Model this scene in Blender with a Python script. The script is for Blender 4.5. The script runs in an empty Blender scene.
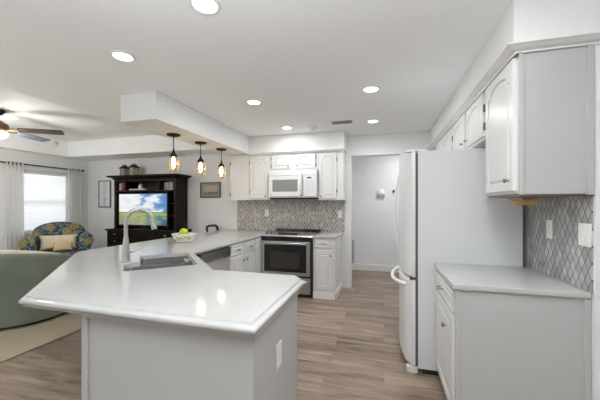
import bpy, bmesh, math, random
from math import sin, cos, pi, sqrt, radians, atan2
from mathutils import Vector, Matrix
random.seed(7)
SC = bpy.context.scene
COL = SC.collection

# ------------------------------------------------------------------ camera, world, light, exposure
cam_data = bpy.data.cameras.new('camera')
cam_data.sensor_width = 36.0
cam_data.lens = 298.0 / 600.0 * 36.0
cam_data.shift_y = 4.5 / 600.0
cam_data.clip_start = 0.02
cam = bpy.data.objects.new('camera', cam_data)
COL.objects.link(cam)
cam.location = (0, 0, 1.36)
cam.rotation_euler = (pi / 2, 0, math.atan(84 / 298.0))
SC.camera = cam

world = bpy.data.worlds.new('world')
SC.world = world
world.use_nodes = True
world.node_tree.nodes['Background'].inputs[0].default_value = (0.93, 0.97, 1.0, 1)
world.node_tree.nodes['Background'].inputs[1].default_value = 0.3

SC.view_settings.view_transform = 'Standard'
SC.view_settings.look = 'None'
SC.view_settings.gamma = 1.0
SC.view_settings.use_curve_mapping = False
SC.view_settings.exposure = 0.14
SC.cycles.max_bounces = 10
SC.cycles.diffuse_bounces = 9
SC.cycles.use_denoising = True


def area(name, loc, rot, sx, sy, power, col=(1, 1, 1)):
    d = bpy.data.lights.new(name, 'AREA')
    d.shape = 'RECTANGLE'
    d.size, d.size_y = sx, sy
    d.energy = power
    d.color = col
    o = bpy.data.objects.new(name, d)
    o.location = loc
    o.rotation_euler = rot
    COL.objects.link(o)
    return o


# added unseen fill lights in the rear opening; daylight through the living-room window
area('rear_fill', (-0.8, -2.5, 1.2), (radians(90), 0, 0), 3.6, 1.9, 2, (0.95, 0.98, 1.0))
area('rear_fill_living', (-4.4, -2.5, 1.2), (radians(90), 0, 0), 2.4, 1.9, 22, (0.95, 0.98, 1.0))
area('daylight_window', (-6.75, 3.98, 1.5), (0, radians(-90), 0), 1.3, 1.5, 20, (0.95, 0.98, 1.0))
# unseen fill lights added to brighten the kitchen and living-room ceilings
area('ceiling_fill', (-0.3, 0.1, 2.0), (radians(180), 0, 0), 1.6, 0.7, 58, (0.94, 0.98, 1.0))
area('living_ceiling_fill', (-4.2, 0.2, 1.6), (radians(180), 0, 0), 2.0, 1.0, 22, (0.94, 0.98, 1.0))
area('hall_fill', (0.4, 5.55, 2.45), (0, 0, 0), 0.3, 0.3, 11, (0.98, 0.99, 1.0))  # unseen fill light, added to brighten the hall
CAN_POWERS = (1.4, 1.0, 6.0, 5.2, 6.5, 6.0, 8.0)
PENDANT_POWER = 3.4

# ------------------------------------------------------------------ materials
MATS = {}


def nodes_of(name):
    m = bpy.data.materials.new(name)
    m.use_nodes = True
    nt = m.node_tree
    return m, nt, nt.nodes['Principled BSDF']


def mat(name, col, rough=0.5, metal=0.0, bump=0.0, bscale=60.0, vary=0.0, vscale=4.0, spec=0.5, stretch=None):
    """principled material with procedural noise in colour and relief"""
    if name in MATS:
        return MATS[name]
    m, nt, b = nodes_of(name)
    b.inputs['Roughness'].default_value = rough
    b.inputs['Metallic'].default_value = metal
    b.inputs['Specular IOR Level'].default_value = spec
    tc = nt.nodes.new('ShaderNodeTexCoord')
    mp = nt.nodes.new('ShaderNodeMapping')
    if stretch:
        mp.inputs['Scale'].default_value = stretch
    nt.links.new(tc.outputs['Object'], mp.inputs['Vector'])
    n = nt.nodes.new('ShaderNodeTexNoise')
    n.inputs['Scale'].default_value = vscale
    n.inputs['Detail'].default_value = 4
    nt.links.new(mp.outputs['Vector'], n.inputs['Vector'])
    r = nt.nodes.new('ShaderNodeValToRGB')
    r.color_ramp.elements[0].position = 0.3
    r.color_ramp.elements[1].position = 0.7
    r.color_ramp.elements[0].color = tuple(c * (1 - vary) for c in col) + (1,)
    r.color_ramp.elements[1].color = tuple(min(1, c * (1 + vary)) for c in col) + (1,)
    nt.links.new(n.outputs['Fac'], r.inputs['Fac'])
    nt.links.new(r.outputs['Color'], b.inputs['Base Color'])
    if bump:
        n2 = nt.nodes.new('ShaderNodeTexNoise')
        n2.inputs['Scale'].default_value = bscale
        n2.inputs['Detail'].default_value = 3
        nt.links.new(mp.outputs['Vector'], n2.inputs['Vector'])
        bp = nt.nodes.new('ShaderNodeBump')
        bp.inputs['Strength'].default_value = bump
        bp.inputs['Distance'].default_value = 0.01
        nt.links.new(n2.outputs['Fac'], bp.inputs['Height'])
        nt.links.new(bp.outputs['Normal'], b.inputs['Normal'])
    MATS[name] = m
    return m


def emis(name, col, strength):
    if name in MATS:
        return MATS[name]
    m, nt, b = nodes_of(name)
    b.inputs['Base Color'].default_value = col + (1,)
    b.inputs['Emission Color'].default_value = col + (1,)
    b.inputs['Emission Strength'].default_value = strength
    MATS[name] = m
    return m


def math_node(nt, op, a, b=None):
    n = nt.nodes.new('ShaderNodeMath')
    n.operation = op
    for i, v in enumerate((a, b)):
        if v is None:
            continue
        if isinstance(v, (int, float)):
            n.inputs[i].default_value = v
        else:
            nt.links.new(v, n.inputs[i])
    return n.outputs[0]


def ramp(nt, fac, stops):
    r = nt.nodes.new('ShaderNodeValToRGB')
    cr = r.color_ramp
    cr.elements[0].position, cr.elements[0].color = stops[0][0], stops[0][1] + (1,)
    cr.elements[1].position, cr.elements[1].color = stops[-1][0], stops[-1][1] + (1,)
    for p, c in stops[1:-1]:
        e = cr.elements.new(p)
        e.color = c + (1,)
    nt.links.new(fac, r.inputs['Fac'])
    return r.outputs['Color']


def mixc(nt, fac, a, b, mode='MIX'):
    n = nt.nodes.new('ShaderNodeMix')
    n.data_type = 'RGBA'
    n.blend_type = mode
    if isinstance(fac, (int, float)):
        n.inputs['Factor'].default_value = fac
    else:
        nt.links.new(fac, n.inputs['Factor'])
    for k, v in ((6, a), (7, b)):
        if isinstance(v, tuple):
            n.inputs[k].default_value = v + (1,)
        else:
            nt.links.new(v, n.inputs[k])
    return n.outputs[2]


def floor_mat():
    m, nt, b = nodes_of('oak_plank_floor')
    tc = nt.nodes.new('ShaderNodeTexCoord')
    mp = nt.nodes.new('ShaderNodeMapping')
    nt.links.new(tc.outputs['Object'], mp.inputs['Vector'])
    br = nt.nodes.new('ShaderNodeTexBrick')
    br.offset = 0.37
    br.inputs['Scale'].default_value = 1.0
    br.inputs['Brick Width'].default_value = 1.22
    br.inputs['Row Height'].default_value = 0.18
    br.inputs['Mortar Size'].default_value = 0.0016
    br.inputs['Mortar Smooth'].default_value = 0.3
    br.inputs['Bias'].default_value = 0.0
    br.inputs['Color1'].default_value = (0.0, 0.0, 0.0, 1)
    br.inputs['Color2'].default_value = (1.0, 1.0, 1.0, 1)
    br.inputs['Mortar'].default_value = (0.5, 0.5, 0.5, 1)
    nt.links.new(mp.outputs['Vector'], br.inputs['Vector'])
    # grain, stretched along x, shifted per plank
    sep = nt.nodes.new('ShaderNodeSeparateXYZ')
    nt.links.new(mp.outputs['Vector'], sep.inputs[0])
    cmb = nt.nodes.new('ShaderNodeCombineXYZ')
    nt.links.new(math_node(nt, 'MULTIPLY', sep.outputs['X'], 1.5), cmb.inputs['X'])
    nt.links.new(math_node(nt, 'MULTIPLY', sep.outputs['Y'], 13.0), cmb.inputs['Y'])
    bw = nt.nodes.new('ShaderNodeRGBToBW')
    nt.links.new(br.outputs['Color'], bw.inputs[0])
    nt.links.new(math_node(nt, 'MULTIPLY', bw.outputs[0], 37.0), cmb.inputs['Z'])
    n1 = nt.nodes.new('ShaderNodeTexNoise')
    n1.inputs['Scale'].default_value = 1.0
    n1.inputs['Detail'].default_value = 6
    n1.inputs['Roughness'].default_value = 0.6
    n1.inputs['Distortion'].default_value = 0.6
    nt.links.new(cmb.outputs[0], n1.inputs['Vector'])
    grain = ramp(nt, n1.outputs['Fac'], [(0.30, (0.115, 0.080, 0.058)), (0.43, (0.265, 0.196, 0.150)),
                                         (0.6, (0.375, 0.290, 0.228)), (0.78, (0.46, 0.368, 0.296))])
    tone = ramp(nt, bw.outputs[0], [(0.0, (0.80, 0.79, 0.79)), (1.0, (1.12, 1.12, 1.10))])
    c = mixc(nt, 1.0, grain, tone, 'MULTIPLY')
    c = mixc(nt, math_node(nt, 'MULTIPLY', br.outputs['Fac'], 0.55), c, (0.07, 0.05, 0.035))
    nt.links.new(c, b.inputs['Base Color'])
    b.inputs['Roughness'].default_value = 0.42
    b.inputs['Specular IOR Level'].default_value = 0.35
    bp = nt.nodes.new('ShaderNodeBump')
    bp.inputs['Strength'].default_value = 0.12
    bp.inputs['Distance'].default_value = 0.004
    nt.links.new(n1.outputs['Fac'], bp.inputs['Height'])
    nt.links.new(bp.outputs['Normal'], b.inputs['Normal'])
    return m


def tile_mat(name, axis, w, h, stops, grout, gw, rough):
    """diamond mosaic: two families of slanted grout lines, each diamond its own tone of marble"""
    m, nt, b = nodes_of(name)
    tc = nt.nodes.new('ShaderNodeTexCoord')
    sep = nt.nodes.new('ShaderNodeSeparateXYZ')
    nt.links.new(tc.outputs['Object'], sep.inputs[0])
    u = math_node(nt, 'DIVIDE', sep.outputs[axis], w)
    v = math_node(nt, 'DIVIDE', sep.outputs['Z'], h)
    p = math_node(nt, 'ADD', math_node(nt, 'ADD', u, v), 500.0)
    q = math_node(nt, 'ADD', math_node(nt, 'SUBTRACT', u, v), 500.0)
    cell = nt.nodes.new('ShaderNodeCombineXYZ')
    nt.links.new(math_node(nt, 'FLOOR', p), cell.inputs['X'])
    nt.links.new(math_node(nt, 'FLOOR', q), cell.inputs['Y'])
    wn = nt.nodes.new('ShaderNodeTexWhiteNoise')
    nt.links.new(cell.outputs[0], wn.inputs['Vector'])
    nz = nt.nodes.new('ShaderNodeTexNoise')
    nz.inputs['Scale'].default_value = 34.0
    nz.inputs['Detail'].default_value = 4
    nt.links.new(tc.outputs['Object'], nz.inputs['Vector'])
    t = math_node(nt, 'ADD', math_node(nt, 'MULTIPLY', wn.outputs['Value'], 0.65),
                  math_node(nt, 'MULTIPLY', nz.outputs['Fac'], 0.5))
    stone = ramp(nt, t, stops)
    fp = math_node(nt, 'ABSOLUTE', math_node(nt, 'SUBTRACT', math_node(nt, 'FRACT', p), 0.5))
    fq = math_node(nt, 'ABSOLUTE', math_node(nt, 'SUBTRACT', math_node(nt, 'FRACT', q), 0.5))
    line = math_node(nt, 'GREATER_THAN', math_node(nt, 'MAXIMUM', fp, fq), 0.5 - gw)
    c = mixc(nt, line, stone, grout)
    nt.links.new(c, b.inputs['Base Color'])
    b.inputs['Roughness'].default_value = rough
    return m


def paisley_mat():
    m, nt, b = nodes_of('blue_gold_floral_fabric')
    tc = nt.nodes.new('ShaderNodeTexCoord')
    nz = nt.nodes.new('ShaderNodeTexNoise')
    nz.inputs['Scale'].default_value = 5.0
    nz.inputs['Detail'].default_value = 2
    nt.links.new(tc.outputs['Object'], nz.inputs['Vector'])
    mx = nt.nodes.new('ShaderNodeVectorMath')
    mx.operation = 'MULTIPLY_ADD'
    nt.links.new(nz.outputs['Color'], mx.inputs[0])
    mx.inputs[1].default_value = (0.2, 0.2, 0.2)
    nt.links.new(tc.outputs['Object'], mx.inputs[2])
    vo = nt.nodes.new('ShaderNodeTexVoronoi')
    vo.inputs['Scale'].default_value = 8.5
    nt.links.new(mx.outputs[0], vo.inputs['Vector'])
    rings = ramp(nt, math_node(nt, 'FRACT', math_node(nt, 'MULTIPLY', vo.outputs['Distance'], 3.0)),
                 [(0.0, (0.02, 0.035, 0.06)), (0.35, (0.05, 0.095, 0.14)), (0.5, (0.12, 0.19, 0.20)),
                  (0.62, (0.36, 0.36, 0.22)), (0.7, (0.05, 0.08, 0.12)), (1.0, (0.03, 0.05, 0.09))])
    v2 = nt.nodes.new('ShaderNodeTexVoronoi')
    v2.inputs['Scale'].default_value = 5.0
    nt.links.new(mx.outputs[0], v2.inputs['Vector'])
    gold = math_node(nt, 'LESS_THAN', v2.outputs['Distance'], 0.40)
    c = mixc(nt, math_node(nt, 'MULTIPLY', gold, 0.52), rings, (0.42, 0.30, 0.05))
    nt.links.new(c, b.inputs['Base Color'])
    b.inputs['Roughness'].default_value = 0.9
    return m


def screen_mat(x0, x1, z0, z1):
    """a landscape on a lit television: clouds in a blue sky over a green marsh with blue water"""
    m, nt, b = nodes_of('television_picture')
    tc = nt.nodes.new('ShaderNodeTexCoord')
    sep = nt.nodes.new('ShaderNodeSeparateXYZ')
    nt.links.new(tc.outputs['Object'], sep.inputs[0])
    u = math_node(nt, 'DIVIDE', math_node(nt, 'SUBTRACT', sep.outputs['X'], x0), x1 - x0)
    v = math_node(nt, 'DIVIDE', math_node(nt, 'SUBTRACT', sep.outputs['Z'], z0), z1 - z0)
    cb = nt.nodes.new('ShaderNodeCombineXYZ')
    nt.links.new(math_node(nt, 'ADD', u, math_node(nt, 'MULTIPLY', v, -0.35)), cb.inputs['X'])
    nt.links.new(math_node(nt, 'MULTIPLY', v, 1.2), cb.inputs['Y'])
    nz = nt.nodes.new('ShaderNodeTexNoise')
    nz.inputs['Scale'].default_value = 3.2
    nz.inputs['Detail'].default_value = 6
    nt.links.new(cb.outputs[0], nz.inputs['Vector'])
    cl = math_node(nt, 'SUBTRACT', nz.outputs['Fac'], math_node(nt, 'MULTIPLY', math_node(nt, 'SUBTRACT', u, 0.45), 0.28))
    sky = ramp(nt, cl, [(0.34, (0.10, 0.26, 0.56)), (0.42, (0.25, 0.44, 0.72)), (0.47, (0.78, 0.81, 0.87)),
                        (0.64, (0.97, 0.97, 0.97)), (0.75, (0.66, 0.66, 0.70))])
    cb2 = nt.nodes.new('ShaderNodeCombineXYZ')
    nt.links.new(math_node(nt, 'MULTIPLY', u, 3.5), cb2.inputs['X'])
    nt.links.new(math_node(nt, 'MULTIPLY', v, 9.0), cb2.inputs['Y'])
    n2 = nt.nodes.new('ShaderNodeTexNoise')
    n2.inputs['Scale'].default_value = 1.6
    n2.inputs['Detail'].default_value = 5
    nt.links.new(cb2.outputs[0], n2.inputs['Vector'])
    wet = math_node(nt, 'ADD', n2.outputs['Fac'], math_node(nt, 'MULTIPLY', math_node(nt, 'SUBTRACT', u, 0.55), 0.38))
    marsh = ramp(nt, wet, [(0.35, (0.30, 0.32, 0.20)), (0.47, (0.40, 0.44, 0.22)), (0.54, (0.20, 0.30, 0.13)),
                           (0.60, (0.10, 0.28, 0.30)), (0.70, (0.05, 0.11, 0.20))])
    field = mixc(nt, math_node(nt, 'GREATER_THAN', v, 0.31), marsh, (0.40, 0.46, 0.10))
    trees = mixc(nt, math_node(nt, 'GREATER_THAN', v, 0.385), field, (0.13, 0.20, 0.07))
    pic = mixc(nt, math_node(nt, 'GREATER_THAN', math_node(nt, 'ADD', v, math_node(nt, 'MULTIPLY', n2.outputs['Fac'], 0.05)), 0.44), trees, sky)
    b.inputs['Base Color'].default_value = (0.01, 0.01, 0.01, 1)
    b.inputs['Roughness'].default_value = 0.3
    nt.links.new(pic, b.inputs['Emission Color'])
    b.inputs['Emission Strength'].default_value = 0.85
    return m


def cloth_mat(name, col, trans):
    """thin fabric that lets daylight through"""
    m, nt, b = nodes_of(name)
    out = nt.nodes['Material Output']
    d = nt.nodes.new('ShaderNodeBsdfDiffuse')
    d.inputs['Color'].default_value = col + (1,)
    t = nt.nodes.new('ShaderNodeBsdfTranslucent')
    t.inputs['Color'].default_value = col + (1,)
    mx = nt.nodes.new('ShaderNodeMixShader')
    mx.inputs[0].default_value = trans
    nt.links.new(d.outputs[0], mx.inputs[1])
    nt.links.new(t.outputs[0], mx.inputs[2])
    w = nt.nodes.new('ShaderNodeTexWave')
    w.inputs['Scale'].default_value = 90
    bp = nt.nodes.new('ShaderNodeBump')
    bp.inputs['Strength'].default_value = 0.05
    nt.links.new(w.outputs['Fac'], bp.inputs['Height'])
    nt.links.new(bp.outputs['Normal'], d.inputs['Normal'])
    nt.links.new(mx.outputs[0], out.inputs['Surface'])
    return m


def glass_mat(name, col=(1, 1, 1), alpha=0.12, rough=0.03):
    m, nt, b = nodes_of(name)
    out = nt.nodes['Material Output']
    tr = nt.nodes.new('ShaderNodeBsdfTransparent')
    tr.inputs['Color'].default_value = col + (1,)
    gl = nt.nodes.new('ShaderNodeBsdfGlossy')
    gl.inputs['Roughness'].default_value = rough
    mx = nt.nodes.new('ShaderNodeMixShader')
    mx.inputs[0].default_value = alpha
    nt.links.new(tr.outputs[0], mx.inputs[1])
    nt.links.new(gl.outputs[0], mx.inputs[2])
    nt.links.new(mx.outputs[0], out.inputs['Surface'])
    return m


SOFFIT = mat('soffit_paint', (0.79, 0.795, 0.79), 0.8, bump=0.15, bscale=80)
WALL = mat('wall_paint', (0.80, 0.81, 0.815), 0.75, bump=0.05, bscale=140)
CEIL = mat('ceiling_paint', (0.92, 0.935, 0.94), 0.85, bump=0.25, bscale=70)
TRIM = mat('white_trim_paint', (0.80, 0.80, 0.79), 0.4)
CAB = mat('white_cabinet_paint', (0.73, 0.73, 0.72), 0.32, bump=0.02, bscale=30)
PANEL = mat('shaded_cabinet_white', (0.49, 0.49, 0.485), 0.45, bump=0.02, bscale=30)  # cabinet white, darkened to put the dimmer side light into the colour
QUARTZ = mat('white_quartz', (0.53, 0.528, 0.52), 0.11, vary=0.03, vscale=5.0, spec=0.36)
STEEL = mat('brushed_stainless_steel', (0.56, 0.56, 0.55), 0.28, 1.0, bump=0.03, bscale=200, stretch=(1, 1, 14))
STEEL_D = mat('dark_stainless_steel', (0.30, 0.30, 0.30), 0.3, 1.0)
NICKEL = mat('satin_nickel', (0.36, 0.355, 0.34), 0.28, 1.0)
PEWTER = mat('dark_pewter', (0.20, 0.19, 0.18), 0.35, 1.0)
BLACKG = mat('black_glass', (0.012, 0.011, 0.010), 0.06)
BLACK = mat('black_enamel', (0.015, 0.014, 0.013), 0.35)
SHADOW = mat('black_rubber', (0.02, 0.02, 0.02), 0.8)
APPL = mat('white_appliance_enamel', (0.78, 0.785, 0.79), 0.3, bump=0.03, bscale=180)
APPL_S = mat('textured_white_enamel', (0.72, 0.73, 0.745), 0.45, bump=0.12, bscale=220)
GREYG = mat('grey_mesh_glass', (0.25, 0.25, 0.245), 0.35)
PLATE = mat('white_plastic', (0.82, 0.82, 0.80), 0.35)
GREYP = mat('grey_plastic', (0.42, 0.42, 0.42), 0.45)
ESP = mat('espresso_wood', (0.014, 0.008, 0.006), 0.42, vary=0.3, vscale=9, stretch=(1, 1, 6), spec=0.18)
ESP_IN = mat('espresso_wood_inside', (0.020, 0.012, 0.009), 0.5, vary=0.3, vscale=9)
BRONZE = mat('oil_rubbed_bronze', (0.045, 0.030, 0.022), 0.4, 0.8)
BRASSW = mat('aged_brass_wire', (0.42, 0.30, 0.16), 0.35, 0.9)
VELVET = mat('sage_green_velvet', (0.175, 0.200, 0.160), 0.8, vary=0.12, vscale=3)
CREAM = mat('cream_boucle', (0.62, 0.57, 0.48), 0.95, bump=0.4, bscale=90)
PILLOW = mat('cream_linen', (0.66, 0.58, 0.43), 0.9, bump=0.2, bscale=120)
TAN = mat('tan_linen', (0.56, 0.44, 0.25), 0.9, bump=0.2, bscale=120)
RUG = mat('cream_rug_pile', (0.50, 0.42, 0.31), 0.95, bump=0.6, bscale=120, vary=0.12, vscale=2.0)
WHITEC = mat('white_glazed_ceramic', (0.80, 0.79, 0.76), 0.2)
LIME = mat('lime_green_skin', (0.50, 0.66, 0.03), 0.35, bump=0.1, bscale=90, vary=0.1, vscale=8)
LEMON = mat('lemon_skin', (0.70, 0.58, 0.04), 0.4, bump=0.15, bscale=90)
STEM = mat('brown_stem', (0.08, 0.05, 0.02), 0.7)
RED = mat('red_cover', (0.33, 0.02, 0.02), 0.5)
PAPER = mat('off_white_paper', (0.62, 0.60, 0.56), 0.8)
WALNUT = mat('walnut_blade', (0.055, 0.028, 0.016), 0.4, vary=0.3, vscale=10)
BLUEGREY = mat('blade_sheen', (0.16, 0.20, 0.26), 0.45)  # walnut blade with reflected light on its underside put into the colour
GOLDW = mat('golden_wood', (0.58, 0.34, 0.08), 0.45, vary=0.25, vscale=30)
SHELLM = mat('pale_shell', (0.75, 0.70, 0.63), 0.4)
GLASS = glass_mat('clear_glass')
LAMP_WHITE = emis('lit_diffuser', (1.0, 0.985, 0.95), 9.0)
FAN_LIGHT = emis('lit_fan_globe', (1.0, 0.93, 0.80), 2.2)
BULB = emis('glowing_filament_bulb', (1.0, 0.68, 0.32), 10.0)
CANDLE = mat('frosted_lantern_pane', (0.50, 0.48, 0.36), 0.3)
CLOCKD = mat('dark_clock_display', (0.03, 0.05, 0.05), 0.2)
FLOORM = floor_mat()
TILE_R = tile_mat('grey_marble_diamond_tile', 'Y', 0.052, 0.088,
                  [(0.15, (0.29, 0.285, 0.28)), (0.45, (0.40, 0.395, 0.39)), (0.75, (0.50, 0.495, 0.49)), (0.98, (0.62, 0.61, 0.60))],
                  (0.10, 0.095, 0.092), 0.055, 0.3)
TILE_B = tile_mat('beige_marble_diamond_tile', 'X', 0.052, 0.084,
                  [(0.15, (0.21, 0.185, 0.165)), (0.45, (0.29, 0.26, 0.235)), (0.75, (0.38, 0.35, 0.325)), (0.98, (0.62, 0.59, 0.56))],
                  (0.66, 0.63, 0.59), 0.10, 0.3)
PAISLEY = paisley_mat()
SHEER = cloth_mat('sheer_white_voile', (0.93, 0.93, 0.93), 0.55)
BLIND = cloth_mat('white_cellular_cloth', (0.86, 0.87, 0.88), 0.5)


# ------------------------------------------------------------------ mesh collector
def IDENT(p):
    return p


class MB:
    def __init__(self):
        self.bm = bmesh.new()

    def _merge(self, tmp, f=None, flat=None):
        me = bpy.data.meshes.new('tmp')
        tmp.normal_update()
        for fc in tmp.faces:
            fc.smooth = not (flat and flat(fc))
        if f:
            for v in tmp.verts:
                v.co = Vector(f(v.co))
        bmesh.ops.recalc_face_normals(tmp, faces=tmp.faces)
        tmp.to_mesh(me)
        tmp.free()
        self.bm.from_mesh(me)
        bpy.data.meshes.remove(me)
        return self

    def box(self, x0, x1, y0, y1, z0, z1, bev=0.0, seg=2, f=None):
        t = bmesh.new()
        xs, ys, zs = sorted((x0, x1)), sorted((y0, y1)), sorted((z0, z1))
        vs = [t.verts.new((x, y, z)) for x in xs for y in ys for z in zs]
        for q in ((0, 1, 3, 2), (4, 6, 7, 5), (0, 4, 5, 1), (2, 3, 7, 6), (0, 2, 6, 4), (1, 5, 7, 3)):
            t.faces.new([vs[i] for i in q])
        if bev > 0:
            bev = min(bev, 0.45 * min(xs[1] - xs[0], ys[1] - ys[0], zs[1] - zs[0]))
            bmesh.ops.bevel(t, geom=t.edges[:], offset=bev, segments=seg, profile=0.6, affect='EDGES')
        return self._merge(t, f, lambda fc: max(abs(c) for c in fc.normal) > 0.9999)

    def loops(self, ls, cap0=True, cap1=True, closed=True, f=None, flat=None):
        """bridge rings of equal length (lists of points)"""
        t = bmesh.new()
        R = [[t.verts.new(p) for p in l] for l in ls]
        n = len(ls[0])
        for a, b in zip(R, R[1:]):
            for i in range(n if closed else n - 1):
                j = (i + 1) % n
                t.faces.new((a[i], a[j], b[j], b[i]))
        if closed and cap0:
            t.faces.new(R[0])
        if closed and cap1:
            t.faces.new(R[-1])
        return self._merge(t, f, flat)

    def prism(self, poly, z0, z1, bev=0.0, f=None):
        t = bmesh.new()
        a = [t.verts.new((x, y, z0)) for x, y in poly]
        b = [t.verts.new((x, y, z1)) for x, y in poly]
        n = len(poly)
        t.faces.new(a)
        t.faces.new(b)
        for i in range(n):
            t.faces.new((a[i], a[(i + 1) % n], b[(i + 1) % n], b[i]))
        if bev:
            bmesh.ops.bevel(t, geom=t.edges[:], offset=bev, segments=2, profile=0.6, affect='EDGES')
        return self._merge(t, f)

    def tube(self, pts, r, n=10, f=None, closed=False):
        pts = [Vector(p) for p in pts]
        rs = r if isinstance(r, (list, tuple)) else [r] * len(pts)
        ls = []
        up = Vector((0, 0, 1))
        prev = None
        m = len(pts)
        for i, p in enumerate(pts):
            if closed:
                d = pts[(i + 1) % m] - pts[i - 1]
            else:
                d = pts[min(i + 1, m - 1)] - pts[max(i - 1, 0)]
            d.normalize()
            if prev is None:
                a = d.cross(up)
                if a.length < 1e-3:
                    a = d.cross(Vector((1, 0, 0)))
            else:
                a = prev - d * prev.dot(d)
            a.normalize()
            prev = a
            b = d.cross(a)
            ls.append([p + (a * cos(2 * pi * k / n) + b * sin(2 * pi * k / n)) * rs[i] for k in range(n)])
        if closed:
            ls.append(ls[0])
            return self.loops(ls, False, False, True, f)
        return self.loops(ls, True, True, True, f)

    def lathe(self, prof, c=(0, 0, 0), n=24, f=None, cap0=True, cap1=True):
        ls = [[(c[0] + r * cos(2 * pi * k / n), c[1] + r * sin(2 * pi * k / n), c[2] + z) for k in range(n)]
              for r, z in [(max(r, 1e-4), z) for r, z in prof]]
        return self.loops(ls, cap0, cap1, True, f)

    def ball(self, c, rx, ry=None, rz=None, seg=16, f=None):
        ry = ry or rx
        rz = rz or rx
        t = bmesh.new()
        bmesh.ops.create_uvsphere(t, u_segments=seg, v_segments=max(8, seg // 2 + 2), radius=1)
        for v in t.verts:
            v.co = Vector((c[0] + v.co.x * rx, c[1] + v.co.y * ry, c[2] + v.co.z * rz))
        return self._merge(t, f)

    def build(self, name, m, parent=None, smooth=None, world=True, angle=35):
        me = bpy.data.meshes.new(name)
        if world and parent is not None:
            off = Vector((0, 0, 0))
            p = parent
            while p is not None:
                off += p.location
                p = p.parent
            for v in self.bm.verts:
                v.co -= off
        self.bm.to_mesh(me)
        self.bm.free()
        me.materials.append(m)
        flags = [p.use_smooth for p in me.polygons]
        me.set_sharp_from_angle(angle=radians(angle))
        me.polygons.foreach_set('use_smooth', flags)
        o = bpy.data.objects.new(name, me)
        COL.objects.link(o)
        if parent is not None:
            o.parent = parent
        return o


def tag(o, label, cat, group=None):
    o['label'] = label
    o['category'] = cat
    if group:
        o['group'] = group
    return o


def thing(name, loc, label, cat, group=None, rz=0.0, scale=(1, 1, 1)):
    o = bpy.data.objects.new(name, None)
    o.scale = scale
    o.empty_display_size = 0.1
    o.location = loc
    o.rotation_euler = (0, 0, rz)
    COL.objects.link(o)
    return tag(o, label, cat, group)


def struct(name, mb, m):
    o = mb.build(name, m)
    o['kind'] = 'structure'
    return o


def copy_tree(o, parent=None):
    c = o.copy()
    COL.objects.link(c)
    if parent is not None:
        c.parent = parent
    for ch in list(o.children):
        copy_tree(ch, c)
    return c


# facing frames: (u along the front, v up, w outwards) -> world
def face_my(y0):
    return lambda p: (p[0], y0 - p[2], p[1])


def face_mx(x0):
    return lambda p: (x0 - p[2], p[0], p[1])


def face_px(x0):
    return lambda p: (x0 + p[2], p[0], p[1])


def arch_outline(u0, u1, v0, v1, rise, inset=0.0, n=19):
    u0, u1, v0 = u0 + inset, u1 - inset, v0 + inset
    top = v1 - inset
    pts = [(u0, v0), (u1, v0)]
    if rise <= 0:
        return pts + [(u1, top), (u0, top)]
    sh = top - rise
    w = (u1 - u0)
    pts.append((u1, sh))
    a0, a1 = u1 - 0.07 * w, u0 + 0.07 * w
    for k in range(n):
        t = k / (n - 1)
        pts.append((a0 + (a1 - a0) * t, sh + rise * sqrt(max(0.0, 1 - (2 * t - 1) ** 2))))
    pts.append((u0, sh))
    return pts


def panel_door(u0, u1, v0, v1, f, parent, m=None, rise=0.0, fr=0.055, th=0.02, name='door'):
    """raised-panel door with a routed groove round a (cathedral-arched) centre panel; one mesh"""
    m = m or CAB
    mb = MB()
    # slab edge
    e = 0.004
    inner = arch_outline(u0, u1, v0, v1, rise, fr)
    # outer loop with the same number of points, projected outwards
    n = len(inner)

    def outer(ins):
        a0, a1, b0, b1 = u0 + ins, u1 - ins, v0 + ins, v1 - ins
        pts = [(a0, b0), (a1, b0)]
        if n == 4:
            return pts + [(a1, b1), (a0, b1)]
        pts.append((a1, b1))
        k = n - 4
        i0, i1 = u0 + fr, u1 - fr
        for q in range(k):
            pts.append((inner[3 + q][0], b1))
        pts.append((a0, b1))
        return pts
    g1 = arch_outline(u0, u1, v0, v1, rise, fr + 0.006)
    g2 = arch_outline(u0, u1, v0, v1, rise, fr + 0.011)
    g3 = arch_outline(u0, u1, v0, v1, rise, fr + 0.026)
    ls = [[(x, y, 0.0) for x, y in outer(0)], [(x, y, th - e) for x, y in outer(0)],
          [(x, y, th) for x, y in outer(e)], [(x, y, th) for x, y in inner],
          [(x, y, th - 0.010) for x, y in g1], [(x, y, th - 0.010) for x, y in g2],
          [(x, y, th - 0.001) for x, y in g3]]
    mb.loops(ls, True, True, True, f, lambda fc: True)
    return mb.build(name, m, parent, angle=20)


def knob(u, v, f, parent, w0=0.02, m=None, r=0.014):
    mb = MB()
    mb.lathe([(0.006, 0), (0.005, 0.010), (0.009, 0.014), (r, 0.019), (r, 0.024), (r * 0.6, 0.029), (0, 0.030)], n=14,
             f=lambda p: f((u + p[0], v + p[1], w0 + p[2])))
    return mb.build('knob', m or NICKEL, parent)


def pull(u, v, f, parent, w0=0.02, half=0.035, m=None):
    mb = MB()
    mb.tube([(u - half, v, w0), (u - half, v, w0 + 0.016), (u - half * 0.8, v, w0 + 0.024), (u + half * 0.8, v, w0 + 0.024),
             (u + half, v, w0 + 0.016), (u + half, v, w0)], 0.0045, 8, f)
    return mb.build('pull', m or NICKEL, parent)


def hinge(u, v, f, parent, w0=0.0):
    mb = MB()
    mb.box(u - 0.005, u + 0.005, v - 0.028, v + 0.028, w0, w0 + 0.016, 0.003, 1, f)
    return mb.build('hinge', PEWTER, parent)


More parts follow.
